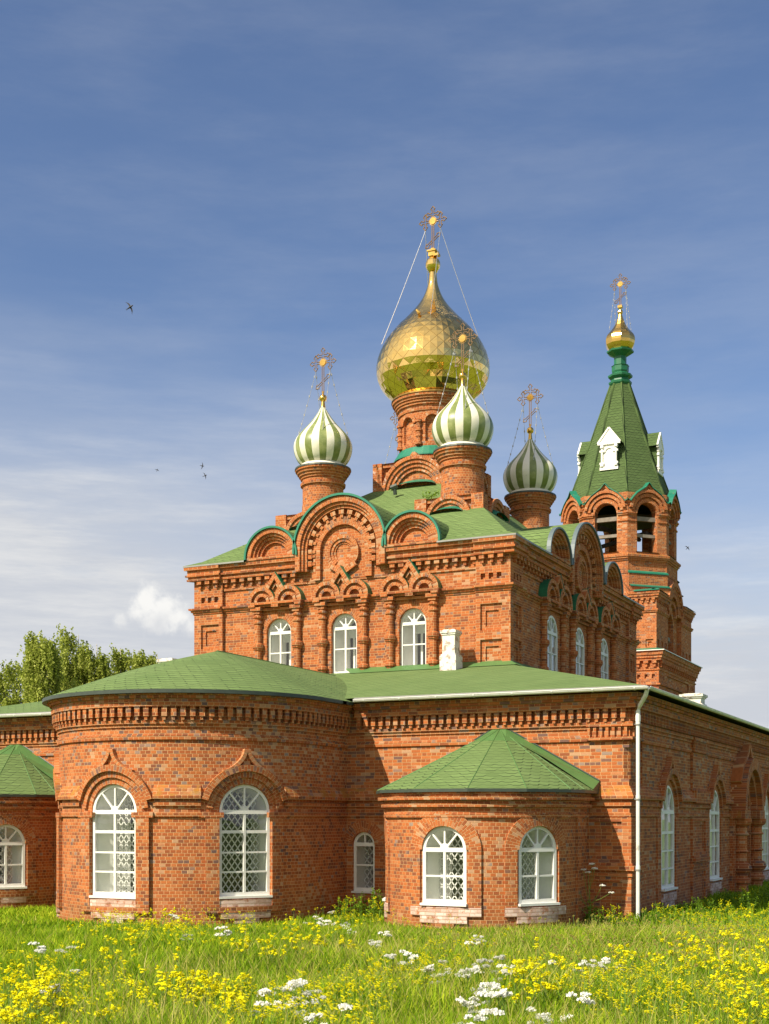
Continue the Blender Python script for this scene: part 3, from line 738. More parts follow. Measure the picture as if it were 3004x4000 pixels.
# ---- side chapels
def chapel(m, side_):
    q = pi*2.25/2; S = q+1.3; cw = 2.25*radians(57)
    B = MB(); cl = -2.25*radians(70) if side_ > 0 else -cw; ops = [(cl, 1.06, .68, 1.88), (0, 1.06, .68, 1.88), (cw, 1.06, .68, 1.88)]
    wallarch(B, m, -S, S, -.3, 3.25, 0, ops, .16, 0, 0)
    wprof(B, m, -S, S, [(2.59, 0), (2.60, .06), (2.68, .065), (2.685, .02), (2.83, .02), (2.835, .12), (2.91, .125), (2.915, .07), (2.99, .07), (2.995, .2), (3.07, .205), (3.075, .12), (3.2, .12)], 0)
    for c in (cl, 0, cw):
        ring(B, m, c, 1.88, .53, .86, 0, .05, seg=24)
        for sg in (-1, 1):
            a = c+sg*.72; wbox(B, m, a-.14, a+.14, .42, 1.88, 0, .05)
        wbox(B, m, c-.86, c+.86, .40, .60, 0, .055, 2 if side_ > 0 else 0); wbox(B, m, c-.58, c+.55, .24, .40, 0, .05, 2); wbox(B, m, c-.3, c+.26, .12, .24, 0, .045, 0)
    for sg in (-1, 1): wbox(B, m, sg*(q+.45)-.14, sg*(q+.45)+.14, -.3, 2.6, 0, .06)
    wprof(B, m, -S, S, [(-.3, .1), (.0, .1), (.05, .0)], 0, ledge=1)
    B.build('chapel_wall', BH, church)
    for i, c in enumerate((cl, 0, cw)): window(church, m, c, 1.06, .68, 1.88, -.08, [1.29], True, True, spl=((.2, .1), (.36, .02) if side_ > 0 else (.02, .12), (.02, .42))[i])
    # roof
    R = MB(); n = .29; ss = [-S, -S+1.2]+[-q+2*q*(k+.5)/6 for k in range(6)]+[S-1.2, S]
    fine_ = [ss[0]]
    for i in range(len(ss)-1):
        p, q_ = m.P(ss[i], 3.235, n), m.P(ss[i+1], 3.235, n)
        ap = (m.cx, 0.0, 4.80)
        g = lambda P_, u: tuple(P_[j]+(ap[j]-P_[j])*u for j in range(3))
        rquad(R, [p, q_, g(q_, .78), g(p, .78)]); rquad(R, [g(p, .78), g(q_, .78), ap], 2)
        R.tube([g(p, 0.01), g(p, .98)], .012, 4, 2)
        lo = lambda P_: (P_[0], P_[1], 3.165)
        R.face([lo(p), lo(q_), q_, p], None, 1)
        ip, iq = m.P(ss[i], 3.165, .0), m.P(ss[i+1], 3.165, .0)
        R.face([ip, iq, lo(q_), lo(p)], None, 1)
    rf = R.build('chapel_roof', ['shingle', 'dark_metal', 'green_metal'], church)
    T = MB()      # plain metal flashing along the wall
    for sg in (-1, 1):
        e = m.P(sg*S, 0, n); ex = e[0]
        inn = [(m.cx+sg*.16, -.03, 4.80), (ex, -.03, 3.46), (ex-sg*.02, -.5, 3.262), (m.cx+sg*(2.52*.55), -.62, 3.98+.03), (m.cx+sg*.3, -.38, 4.575)]
        T.face(inn, None, 0)
        T.face([(ex, -.03, 3.46), (ex, -.03, 3.17), (ex-sg*.02, -.5, 3.17), (ex-sg*.02, -.5, 3.262)], None, 1)
        T.tube([(m.cx+sg*.17, -.03, 4.81), (ex, -.03, 3.475)], .022, 5, 1)
    T.face([(m.cx-.16, -.03, 4.80), (m.cx+.16, -.03, 4.80), (m.cx+.3, -.38, 4.575), (m.cx-.3, -.38, 4.575)], None, 0)
    T.tube([(m.cx-.2, -.03, 4.81), (m.cx+.2, -.03, 4.81)], .022, 5, 1)
    T.build('flashing', ['green_metal', 'dark_metal'], rf)
chapel(CH_R, 1); chapel(CH_L, -1)

# ---- lower roof
ZE = 5.655; ZB = 7.20; bx0, bx1, by0, by1 = -16.5, -5.45, 6.5, 20.7; ex = .52; ey = -.52
R = MB()
rquad(R, [(LX-ex, ey, ZE), (ex, ey, ZE), (bx1, by0, ZB), (bx0, by0, ZB)])
rquad(R, [(ex, ey, ZE), (ex, YW+.5, ZE), (bx1, YW-6, ZB), (bx1, by0, ZB)])
rquad(R, [(LX-ex, YW+.5, ZE), (LX-ex, ey, ZE), (bx0, by0, ZB), (bx0, YW-6, ZB)])
rquad(R, [(ex, YW+.5, ZE), (LX-ex, YW+.5, ZE), (bx0, YW-6, ZB), (bx1, YW-6, ZB)])
R.face([(bx0, by1, ZB+.0), (bx1, by1, ZB), (bx1, YW-6, ZB), (bx0, YW-6, ZB)], None, 0)
R.face([(LX-ex, ey, ZE-.004), (ex, ey, ZE-.004), (ex, YW+.5, ZE-.004), (LX-ex, YW+.5, ZE-.004)], None, 1)
for a, b in (((-7.05, ey), (ex, ey)), ((ex, ey), (ex, YW+.5)), ((LX-ex, ey), (LX+7.05, ey))):
    R.face([(*a, ZE-.07), (*b, ZE-.07), (*b, ZE+.012), (*a, ZE+.012)], None, 2)
roof = R.build('roof', ['shingle', 'dark_metal', 'grey_metal'], church)
# flashing where the upper walls meet the roof
T = MB()
T.face([(AX+.4, by0-.42, ZB-.085+.012), (bx1+.42, by0-.42, ZB-.085+.012), (bx1+.05, by0-.01, ZB+.13), (AX, by0-.01, ZB+.13)], None, 0)
T.face([(bx1+.42, by0-.42, ZB-.085+.012), (bx1+.42, by1, ZB-.085+.012), (bx1+.01, by1, ZB+.13), (bx1+.05, by0-.01, ZB+.13)], None, 0)
T.build('flashing', 'green_metal', roof)
# apse roof: cone in front, gable running back to the upper walls
R = MB(); n = .42; ze = 5.56; ap = (AX, -.9, 7.04); ss = segs(MAIN, -S1, S1, .16)
for i in range(len(ss)-1):
    a, b = ss[i], ss[i+1]; p, q_ = MAIN.P(a, ze, n), MAIN.P(b, ze, n)
    if min(p[1], q_[1]) > -.9: continue
    K = 10; L = 4.3
    for k in range(K):
        u0, u1 = k/K, (k+1)/K
        # slightly bellied cone
        def g(P_, u): return tuple(P_[j]+(ap[j]-P_[j])*u + (.10*sin(pi*u)*(1 if j == 2 else 0)) for j in range(3))
        wa, wb = 1-u0*.95, 1-u1*.95
        R.face([g(p, u0), g(q_, u0), g(q_, u1), g(p, u1)], [(a*wa*1.12, u0*L), (b*wa*1.12, u0*L), (b*wb*1.12, u1*L), (a*wb*1.12, u1*L)], 0)
    R.face([MAIN.P(a, ze-.085, n), MAIN.P(b, ze-.085, n), q_, p], None, 1)
    R.face([MAIN.P(a, ze-.085, .1), MAIN.P(b, ze-.085, .1), MAIN.P(b, ze-.085, n), MAIN.P(a, ze-.085, n)], None, 1)
for sg in (-1, 1):
    xe = AX+sg*(3.42+n)
    nK = 8
    for k in range(nK):
        u0, u1 = k/nK, (k+1)/nK
        f0 = lambda u, y: (xe+(AX-xe)*u, y, ze+(7.04-ze)*u+.10*sin(pi*u))
        rquad(R, [f0(u0, -.95), f0(u0, 6.5), f0(u1, 6.5), f0(u1, -.95)] if sg > 0 else [f0(u0, 6.5), f0(u0, -.95), f0(u1, -.95), f0(u1, 6.5)])
    R.face([(xe, -1.0, ze-.085), (xe, -.4, ze-.085), (xe, -.4, ze), (xe, -1.0, ze)], None, 1)
R.build('apse_roof', ['shingle', 'dark_metal'], church)
# ridge/valley caps
T = MB()
T.tube([(AX, -.9, 7.03), (AX, 6.5, 7.03)], .035, 6)
T.build('ridge_cap', 'green_metal', roof)
# gutters and downpipe
G = MB()
def gutter(p, q, out):
    K = 8; r = .065
    for k in range(K):
        a0, a1 = pi*k/K, pi*(k+1)/K
        f = lambda P_, a: (P_[0]+out[0]*r*cos(a), P_[1]+out[1]*r*cos(a), P_[2]-r*sin(a))
        G.face([f(p, a0), f(q, a0), f(q, a1), f(p, a1)], None, 0)
    for o_ in (r, -r):
        G.tube([(p[0]+out[0]*o_, p[1]+out[1]*o_, p[2]), (q[0]+out[0]*o_, q[1]+out[1]*o_, q[2])], .011, 5)
    for e in (p, q): G.tube([(e[0]-out[1]*.0, e[1], e[2]+.002), (e[0], e[1], e[2]-.05)], .03, 8)
    L = sqrt(sum((q[i]-p[i])**2 for i in range(3))); nb = int(L/1.0)
    for i in range(nb+1):
        u = (i+.3)/(nb+.6); c = [p[j]+(q[j]-p[j])*u for j in range(3)]; d = [(q[j]-p[j])/L*.022 for j in range(3)]
        for k in range(6):
            a0, a1 = pi*k/6, pi*(k+1)/6; r2 = .074
            f = lambda s_, a: (c[0]+s_*d[0]+out[0]*r2*cos(a), c[1]+s_*d[1]+out[1]*r2*cos(a), c[2]-r2*sin(a))
            G.face([f(-1, a0), f(1, a0), f(1, a1), f(-1, a1)], None, 0)
gz = 5.615
for a_ in (((-7.0, -.60, gz-.01), (.60, -.60, gz), (0, -1)), ((.60, -.60, gz), (.60, YW, gz+.02), (1, 0)), ((LX-.5, -.60, gz), (LX+7.0, -.60, gz-.01), (0, -1))):
    G = MB(); gutter(*a_); G.build('gutter', 'white_plastic', church)
G = MB()
px_, py_ = .24, -.10
G.tube([(.56, -.50, 5.56), (.50, -.42, 5.43), (.30, -.17, 5.22), (px_, py_, 5.10), (px_, py_, 4.9)], .052, 10)
G.tube([(px_, py_, 5.0), (px_, py_, 4.86)], .06, 10)
G.tube([(px_, py_, 4.9), (px_, py_, .18)], .047, 12)
for z in (4.82, 3.08, 1.42, .22): G.tube([(px_, py_, z-.04), (px_, py_, z+.04)], .056, 12)
G.tube([(px_, py_, .25), (px_+.02, py_-.03, .12), (px_+.06, py_-.10, .02)], .056, 10)
dp = G.build('downpipe', 'white_plastic', church)
for z in (4.78, 3.02, 1.36):
    K_ = MB(); K_.tube([(px_, py_, z), (px_-.22, py_+.02, z+.03)], .012, 5); K_.tube([(px_, py_, z-.015), (px_, py_, z+.015)], .062, 12)
    K_.build('pipe_bracket', 'grey_metal', dp)

# chimneys on the lower roof
def chimney(x, y, z0, z1, w_=.36):
    Cc = MB(); h = w_/2
    zm = z0+(z1-z0)*.42
    Cc.cube(x-h*1.25, x+h*1.25, y-h*1.25, y+h*1.25, z0-.4, zm-.05); Cc.cube(x-h*1.12, x+h*1.12, y-h*1.12, y+h*1.12, zm-.05, zm)
    Cc.cube(x-h*.95, x+h*.95, y-h*.95, y+h*.95, zm, z1-.16); Cc.cube(x-h*1.08, x+h*1.08, y-h*1.08, y+h*1.08, z1-.16, z1-.11); Cc.cube(x-h*1.2, x+h*1.2, y-h*1.2, y+h*1.2, z1-.11, z1-.03); Cc.cube(x-h*.9, x+h*.9, y-h*.9, y+h*.9, z1-.03, z1)
    return Cc.build('chimney', 'white_plaster', church)
chimney(-7.0, 5.78, 6.95, 8.22, .42); chimney(-1.5, 13.7, 6.15, 6.75, .66); chimney(2*AX+5.35+.2, 4.6, 6.75, 7.72, .5)

# ---- upper block
UF = Plane((0, by0), (1, 0), (0, -1)); UR = Plane((bx1, 0), (0, 1), (1, 0))
UL = Plane((bx0, 0), (0, -1), (-1, 0)); UB = Plane((0, by1), (-1, 0), (0, 1))
def block_face(m, s0, s1, sc, dx, ww, kx, kr, br_, windows=True, hw=1.0, sm=1.0):
    B = MB()
    ops = [(sc+k*dx, ww, 7.18, 8.64) for k in (-1, 0, 1)]
    wallarch(B, m, s0, s1, 6.6, 11.05, 0, ops if windows else [], .24, 0, 0)
    for (a, b, e0, e1) in ((s0, s0+1.0, 1, 0), (s1-1.0, s1, 0, 1)):
        n = .12; x0 = a-(n if e0 else 0); x1 = b+(n if e1 else 0)
        H = []
        for (c, d) in ((8.24, 9.04), (7.2, 7.96)):
            H.append((a+.15, b-.15, c, d, .07, [(a+.30, b-.28, c+.12, d-.2, .07, [(a+.40, b-.38, c+.18, d-.28, .05)])]))
        for k in range(3): H.append((a+.16+k*.26, a+.31+k*.26, 9.78, 9.96, .11))
        hole(B, m, x0, x1, 6.6, 10.5, n, H)
        x = b if e0 else a; B.face([m.P(x, 6.6, 0), m.P(x, 6.6, n), m.P(x, 10.5, n), m.P(x, 10.5, 0)], [(0, 6.6), (n, 6.6), (n, 10.5), (0, 10.5)], 0)
    st = [(9.38, 0), (9.40, .03), (9.46, .035), (9.47, .08), (9.53, .085), (9.54, .14), (9.60, .145), (9.63, .0)]
    wprof(B, m, s0, s1, st, 0, 1, 1, ledge=3)
    for (a, b, e0, e1) in ((s0, s0+1.0, 1, 0), (s1-1.0, s1, 0, 1)): wprof(B, m, a, b, st, 0, e0, e1, off=.12, ledge=3)
    # string, corbels and cornice; the cornice breaks round the big gable
    wprof(B, m, s0, sc-br_*.82, [(10.12, 0), (10.13, .05), (10.21, .055), (10.22, 0)], 0, 1, 0); wprof(B, m, sc+br_*.82, s1, [(10.12, 0), (10.13, .05), (10.21, .055), (10.22, 0)], 0, 0, 1)
    wprof(B, m, sc-br_*.82, sc+br_*.82, [(10.12, 0), (10.13, .03), (10.18, .035), (10.19, 0)], 0)
    for (a, b, e0, e1) in ((s0, sc-br_-.02, 1, 0), (sc+br_+.02, s1, 0, 1)):
        wprof(B, m, a, b, [(10.50, 0), (10.505, .20), (10.57, .205), (10.575, .17), (10.64, .17), (10.645, .25), (10.71, .255), (10.715, .20), (10.86, .20), (10.865, .30), (10.99, .31), (10.995, 0)], 0, e0, e1)
        k = int((b-a)/.30); q_ = (b-a)/k
        for i in range(k):
            c = a+(i+.5)*q_; on = .1 if (c < s0+1.0 or c > s1-1.0) else 0
            wbox(B, m, c-.085, c+.085, 10.38, 10.5, 0, .17+on); wbox(B, m, c-.045, c+.045, 10.26, 10.38, 0, .11+on)
        for x, c_, d_ in ((s0, s0+1.0, 1), (s1-1.0, s1, 0)):
            if a <= x < b: wprof(B, m, x if d_ else x, c_, [(10.50, .1), (10.505, .30), (10.57, .305), (10.575, .27), (10.64, .27), (10.645, .34), (10.71, .345), (10.715, .29), (10.86, .29), (10.865, .37), (10.99, .38), (10.995, .1)], 0, d_, 1-d_)
    # windows' columns and twin-arched hoods
    for k in (-1, 0, 1):
        c = sc+k*dx; o = .74*hw; hr_ = .50*hw
        ring(B, m, c, 8.64, ww/2, ww/2+.2, 0, .012, seg=18)
        for sg in (-1, 1):
            wcol(B, m, c+sg*o, .07, [(6.6, .12), (7.28, .12), (7.32, .17), (7.40, .17), (7.44, .12), (8.06, .12), (8.10, .16), (8.13, .16), (8.16, .19), (8.27, .19), (8.31, .12), (8.93, .12), (8.95, .16), (9.0, .16), (9.02, .12), (9.12, .12), (9.14, .17), (9.19, .17), (9.21, .13), (9.28, .13)], 12)
            wbox(B, m, c+sg*o-.13, c+sg*o+.13, 9.26, 9.36, 0, .22); wbox(B, m, c+sg*o-.19, c+sg*o+.19, 9.36, 9.47, 0, .27); 
            wbox(B, m, c+sg*o-.12-.12*(-sg), c+sg*o+.12+.12*sg, 9.47, 9.62, 0, .31)
        wbox(B, m, c-o+.1, c+o-.1, 9.36, 9.44, 0, .12); wbox(B, m, c-o+.1, c+o-.1, 9.47, 9.53, 0, .2)
        wbox(B, m, c-.13, c+.13, 9.44, 9.62, 0, .29)
        wbox(B, m, c-2*hr_, c+2*hr_, 9.62-.08, 9.62, 0, .3)
        for sg in (-1, 1):
            cc = c+sg*hr_
            ring(B, m, cc, 9.62, hr_-.13, hr_, 0, .30, 0, 180, 16, 0, 4)
            ring(B, m, cc, 9.62, hr_-.22, hr_-.13, 0, .20, 0, 180, 14); ring(B, m, cc, 9.62, hr_-.32, hr_-.22, 0, .26, 0, 180, 14)
            disc(B, m, cc, 9.62, hr_-.3, .12, seg=12)
        zt = 10.56
        bar(B, m, (c-hr_*.62, 10.0), (c+.02, zt-.07), .13, 0, .302, 0); bar(B, m, (c+hr_*.62, 10.0), (c-.02, zt-.07), .13, 0, .304, 0)
        bar(B, m, (c+hr_*.62+.066, 10.0+.045), (c+.02, zt+.01), .016, 0, .315, 4)
        wpoly(B, m, [(c, 9.72), (c+hr_*.5, 10.02), (c, 10.40), (c-hr_*.5, 10.02)], 0, .14)
        bar(B, m, (c-.13, 10.03), (c, 10.22), .06, .14, .22); bar(B, m, (c+.13, 10.03), (c, 10.22), .06, .14, .221)
    wall = B.build('upper_wall', BM+['green_neck'], church)
    if windows:
        for k in (-1, 0, 1): window(church, m, sc+k*dx, ww, 7.18, 8.64, -.14 if m is UF else -.02, [7.98], False, True, sill=True, sillmat='teal_metal', curtain=True, spl=(.20, .0))
    # kokoshnik gables
    for (kc, rr, big) in ((sc-kx, kr, 0), (sc+kx, kr, 0), (sc, br_, 1)):
        K = MB(); zc = 11.15 if big else 11.08; ez = (1.62/br_ if big else .90/kr)
        disc(K, m, kc, zc, rr-.02, .02, mi=0, ez=ez, seg=28)
        if big:
            ring(K, m, kc, zc, rr-.17, rr, -.3, .34, 0, 180, 30, ez=ez); ring(K, m, kc, zc, rr-.26, rr-.17, 0, .27, 0, 180, 30, ez=ez); ring(K, m, kc, zc, rr-.36, rr-.26, 0, .20, 0, 180, 30, ez=ez)
            for sg in (-1, 1):
                for (q0, q1, n_) in ((rr-.17, rr, .34), (rr-.26, rr-.17, .27), (rr-.36, rr-.26, .20)):
                    a, b = sorted((kc+sg*q0, kc+sg*q1)); wbox(K, m, a, b, 10.50, zc, 0, n_)
            inn = rr*.5
            ring(K, m, kc, zc-.05, inn, inn+.24, 0, .13, 0, 180, 24, ez=ez)
            for sg in (-1, 1):
                a, b = sorted((kc+sg*inn, kc+sg*(inn+.24))); wbox(K, m, a, b, 10.2, zc-.05, 0, .13)
            for k in range(13):        # radial corbels
                a = radians(-2+k*184/12); ra, rb = rr-.52, rr-.38
                if k in (0, 12): pass
                u = (cos(a), sin(a)*ez)
                bar(K, m, (kc+(rb-.085)*u[0]-.085*u[1], zc+(rb-.085)*u[1]+.085*u[0]), (kc+(rb-.085)*u[0]+.085*u[1], zc+(rb-.085)*u[1]-.085*u[0]), .13, 0, .19)
                bar(K, m, (kc+(rb-.21)*u[0]-.045*u[1], zc+(rb-.21)*u[1]+.045*u[0]), (kc+(rb-.21)*u[0]+.045*u[1], zc+(rb-.21)*u[1]-.045*u[0]), .11, 0, .165)
            for sg in (-1, 1):
                for z in (10.98, 10.74): wbox(K, m, kc+sg*(rr-.46)-.065, kc+sg*(rr-.46)+.065, z-.09, z+.08, 0, .19); wbox(K, m, kc+sg*(rr-.58)-.05, kc+sg*(rr-.58)+.05, z-.06, z+.04, 0, .16)
            # medallion with its drop point
            mr = .58*sm
            for (r0, r1, n_) in ((mr-.14, mr, .13), (mr-.24, mr-.14, .09), (mr-.30, mr-.24, .05)): ring(K, m, kc, 11.03, r0, r1, .02, n_, -55, 235, 30)
            bar(K, m, (kc-mr*.80, 10.66), (kc+.03, 10.36), .17, .02, .138); bar(K, m, (kc+mr*.80, 10.66), (kc-.03, 10.36), .17, .02, .135)
            wpoly(K, m, [(kc-mr*.75, 10.78), (kc, 10.34), (kc+mr*.75, 10.78)], .015, .06)
            wpoly(K, m, [(kc-.25, 10.62), (kc, 10.42), (kc+.25, 10.62), (kc, 10.75)], .02, .1)
            K.face([m.P(kc-rr+.02, 10.2, .011), m.P(kc+rr-.02, 10.2, .011), m.P(kc+rr-.02, zc, .011), m.P(kc-rr+.02, zc, .011)], [(kc-rr, 10.2), (kc+rr, 10.2), (kc+rr, zc), (kc-rr, zc)], 0)
        else:
            for (r0, r1, n_) in ((rr-.15, rr, .34), (rr-.24, rr-.15, .26), (rr-.33, rr-.24, .18), (rr-.43, rr-.33, .11)): ring(K, m, kc, zc, r0, r1, -.3 if r1 == rr else 0, n_, 0, 180, 24, ez=ez)
            wbox(K, m, kc-rr, kc+rr, 10.995, zc+.0, 0, .345)
        g = K.build('kokoshnik', BM, church)
        T = MB(); tm = 0
        e2 = ez
        ring(T, m, kc, zc, rr+.01, rr+.075, .26, .40, -3, 183, 30, ez=e2)
        T.build('trim', 'teal_metal' if m is UF else 'trim_grey', g)
        V = MB(); A = [pi*k/20 for k in range(21)]; dp_ = 3.2 if big else 2.0
        for k in range(20):
            a, b = A[k], A[k+1]; r2 = rr+.055
            f = lambda a_, n_: m.P(kc+r2*cos(a_), zc+r2*sin(a_)*e2, n_)
            V.face([f(a, .30), f(b, .30), f(b, -dp_), f(a, -dp_)], [(0.3, a*r2), (.3, b*r2), (-dp_, b*r2), (-dp_, a*r2)], 0)
        V.build('gable_roof', 'shingle', g)
BX = -11.0
block_face(UF, bx0, bx1, BX, 2.4, .92, 2.5, .92, 1.60)
block_face(UR, by0, by1, 13.6, 3.02, 1.16, 3.15, 1.08, 1.82, hw=1.34, sm=1.1)
B = MB(); hole(B, UL, -by1, -by0, 6.6, 11.0, 0, []); hole(B, UB, -bx1, -bx0, 6.6, 11.0, 0, [])
B.build('upper_wall', BM, church)
# upper roof
R = MB(); cxr, cyr = -11.0, 13.6; b_ = 1.6; z0, z1 = 11.02, 14.42; o = .42
ii = -.03; sl = (z1-z0)/(cyr-b_-by0+o)
tp = [(cxr-b_, cyr-b_, z1), (cxr+b_, cyr-b_, z1), (cxr+b_, cyr+b_, z1), (cxr-b_, cyr+b_, z1)]
zi = z0+.16
e = [(bx0-ii, by0-ii, zi), (bx1+ii, by0-ii, zi), (bx1+ii, by1+ii, zi), (bx0-ii, by1+ii, zi)]
for i in range(4): rquad(R, [e[i], e[(i+1) % 4], tp[(i+1) % 4], tp[i]])
# eaves overhang only at the corners, outside the gables
def eave(P_, Q_, out, c0, c1):
    # P_->Q_ along the wall, out = outward; c0/c1 mitre
    a0 = (P_[0]+out[0]*o-(Q_[0]-P_[0])/abs(sum(Q_[k]-P_[k] for k in (0, 1)))*o*c0, P_[1]+out[1]*o-(Q_[1]-P_[1])/abs(sum(Q_[k]-P_[k] for k in (0, 1)))*o*c0, z0)
    a1 = (Q_[0]+out[0]*o+(Q_[0]-P_[0])/abs(sum(Q_[k]-P_[k] for k in (0, 1)))*o*c1, Q_[1]+out[1]*o+(Q_[1]-P_[1])/abs(sum(Q_[k]-P_[k] for k in (0, 1)))*o*c1, z0)
    p2, p3 = (Q_[0], Q_[1], zi+.012), (P_[0], P_[1], zi+.012)
    rquad(R, [a0, a1, p2, p3])
    R.face([(a0[0], a0[1], z0-.05), (a1[0], a1[1], z0-.05), a1, a0], None, 1)
    R.face([(a0[0], a0[1], z0-.05), (p3[0], p3[1], z0-.05), (p2[0], p2[1], z0-.05), (a1[0], a1[1], z0-.05)], None, 1)
xl, xr = -14.50, -7.62; yl, yr = 9.5, 17.9
eave((bx0+.03, by0+.03), (xl, by0+.03), (0, -1), 1, 0); eave((xr, by0+.03), (bx1-.03, by0+.03), (0, -1), 0, 1)
eave((bx1-.03, by0+.03), (bx1-.03, yl), (1, 0), 1, 0); eave((bx1-.03, yr), (bx1-.03, by1-.03), (1, 0), 0, 1)
eave((bx1-.03, by1-.03), (bx0+.03, by1-.03), (0, 1), 1, 1); eave((bx0+.03, by1-.03), (bx0+.03, by0+.03), (-1, 0), 1, 1)
R.build('upper_roof', ['shingle', 'grey_metal'], church)
# small roof vent and scrub growing from the masonry
V = MB(); V.tube([(-11.3, 10.95, 13.9), (-11.3, 10.9, 14.12)], .07, 8); V.tube([(-11.42, 10.85, 14.12), (-11.2, 10.9, 14.2)], .09, 6); V.build('roof_vent', 'dark_metal', church)

# ---- drums and their bases
def base(cx, cy, b, z0, z1, pier, ar, az, tipz, flash):
    B = MB()
    for (O, T_, N_) in (((cx, cy-b), (1, 0), (0, -1)), ((cx+b, cy), (0, 1), (1, 0)), ((cx, cy+b), (-1, 0), (0, 1)), ((cx-b, cy), (0, -1), (-1, 0))):
        m = Plane(O, T_, N_)
        B.face([m.P(-b, z0, -.18), m.P(b, z0, -.18), m.P(b, z1, -.18), m.P(-b, z1, -.18)], [(-b, z0), (b, z0), (b, z1), (-b, z1)], 0)
        wbox(B, m, -b+pier, b-pier, z1-.14, z1-.003, -.2, -.06)
        for k in range(4):
            ring(B, m, 0, az, ar-.13*(k+1), ar-.13*k, -.2, .08-.06*k, 0, 180, 20, mo=1)
        bar(B, m, (-.10, az+ar-.02), (0.0, tipz), .1, -.2, .06)
        bar(B, m, (.10, az+ar-.02), (0.0, tipz), .1, -.2, .062)
        for k in range(14):   # flashing along the foot of the arch
            pass
    for sx in (-1, 1):
        for sy in (-1, 1):
            x0, x1 = sorted((cx+sx*b, cx+sx*(b-pier))); y0, y1 = sorted((cy+sy*b, cy+sy*(b-pier))); B.cube(x0, x1, y0, y1, z0, z1+.02)
    B.face([(cx-b, cy-b, z1-.005), (cx+b, cy-b, z1-.005), (cx+b, cy+b, z1-.005), (cx-b, cy+b, z1-.005)], None, 1)
    o_ = B.build('drum_base', ['brick_worn', 'brick_moss'], church)
    rr = ar*.62
    for (O, T_, N_) in (((cx, cy-b), (1, 0), (0, -1)), ((cx+b, cy), (0, 1), (1, 0))):
        m = Plane(O, T_, N_); K = 10; T = MB()
        for k in range(K):
            a0, a1 = pi*k/K, pi*(k+1)/K
            T.face([m.P(rr*1.15*cos(a0), flash+.16*sin(a0)-.1, .22), m.P(rr*1.15*cos(a1), flash+.16*sin(a1)-.1, .22), m.P(rr*cos(a1), flash+.24*sin(a1), -.14), m.P(rr*cos(a0), flash+.24*sin(a0), -.14)], None, 0)
        T.build('flashing', 'teal_metal', o_)
def cross(parent, x, y, z, h):
    """open-work eight-pointed cross with trefoil ends and a gilt sun, standing in the x-z plane; h = full height"""
    K = MB(); k = h/2.05; g = .035*k; r = .017 if h < 1.7 else .021
    def poly(pts): 
        P_ = [(x+a*k, y, z+b*k) for a, b in pts]
        for i in range(len(P_)-1): K.tube([P_[i], P_[i+1]], r, 4, caps=False)
    d = .045
    def arm(cx, cz, ux, uz, L0, L1):
        """double bar from distance L0 to L1 ending in an open diamond"""
        vx, vz = -uz, ux
        f = lambda l, w_: (cx+ux*l+vx*w_, cz+uz*l+vz*w_)
        poly([f(L0, d), f(L1-.16, d), f(L1-.13, .105), f(L1, 0), f(L1-.13, -.105), f(L1-.16, -d), f(L0, -d)])
    zc = 1.38
    poly([(-d, 0), (-d, zc-.16)]); poly([(d, 0), (d, zc-.16)])
    poly([(-d, zc+.16), (-d, zc+.26)]); poly([(d, zc+.16), (d, zc+.26)])
    for (cx, cz, dirs) in ((0, zc+.30, ((0, 1, .36), (-1, 0, .36), (1, 0, .36))), (-.36, zc, ((-1, 0, .30), (0, 1, .36), (0, -1, .36))), (.36, zc, ((1, 0, .30), (0, 1, .36), (0, -1, .36)))):
        for ux, uz, L1 in dirs: arm(cx, cz, ux, uz, d, L1)
    for sg in (-1, 1): poly([(sg*.15, zc+d), (sg*.32, zc+d)]); poly([(sg*.15, zc-d), (sg*.32, zc-d)])
    u = (.78, .62); arm(0, .52, *u, 0.05, .46); arm(0, .52, -u[0], -u[1], 0.05, .46)
    o_ = K.build('cross', 'iron', parent)
    S = MB(); R_ = .145*k
    for yy, fl in ((-.03, 1), (.03, -1)):
        pts = [(x+R_*cos(2*pi*i/20), y+yy, z+zc*k+R_*sin(2*pi*i/20)) for i in range(20)]
        S.face(pts if fl > 0 else pts[::-1])
        for i in range(16):
            a = 2*pi*i/16; w_ = .12
            S.face([(x+R_*cos(a-w_), y+yy*.3, z+zc*k+R_*sin(a-w_)), (x+R_*cos(a+w_), y+yy*.3, z+zc*k+R_*sin(a+w_)), (x+R_*1.5*cos(a), y+yy*.3, z+zc*k+R_*1.5*sin(a))])
    for i in range(20):
        a, b = 2*pi*i/20, 2*pi*(i+1)/20
        S.face([(x+R_*cos(a), y-.03, z+zc*k+R_*sin(a)), (x+R_*cos(b), y-.03, z+zc*k+R_*sin(b)), (x+R_*cos(b), y+.03, z+zc*k+R_*sin(b)), (x+R_*cos(a), y+.03, z+zc*k+R_*sin(a))])
    S.build('sun_disc', 'gold', parent)
    return k
def chains(parent, x, y, zt, dx, ends, rad, knots=True):
    for (ax, ex_, ey_, ez_) in ends:
        K = MB(); p0 = np.array((x+ax*dx, y, zt)); p1 = np.array((x+ex_, y+ey_, ez_))
        N_ = 14; pts = []
        for i in range(N_+1):
            u = i/N_; p = p0+(p1-p0)*u; p[2] -= .10*4*u*(1-u)*.5; pts.append(tuple(p))
        K.tube(pts, rad, 4, caps=False)
        if knots:
            for i in range(1, N_, 2):
                c = np.array(pts[i]); K.tube([tuple(c-np.array((0, 0, .035))), tuple(c+np.array((0, 0, .035)))], rad*2.6, 6)
        K.build('chain', 'chain_metal', parent)
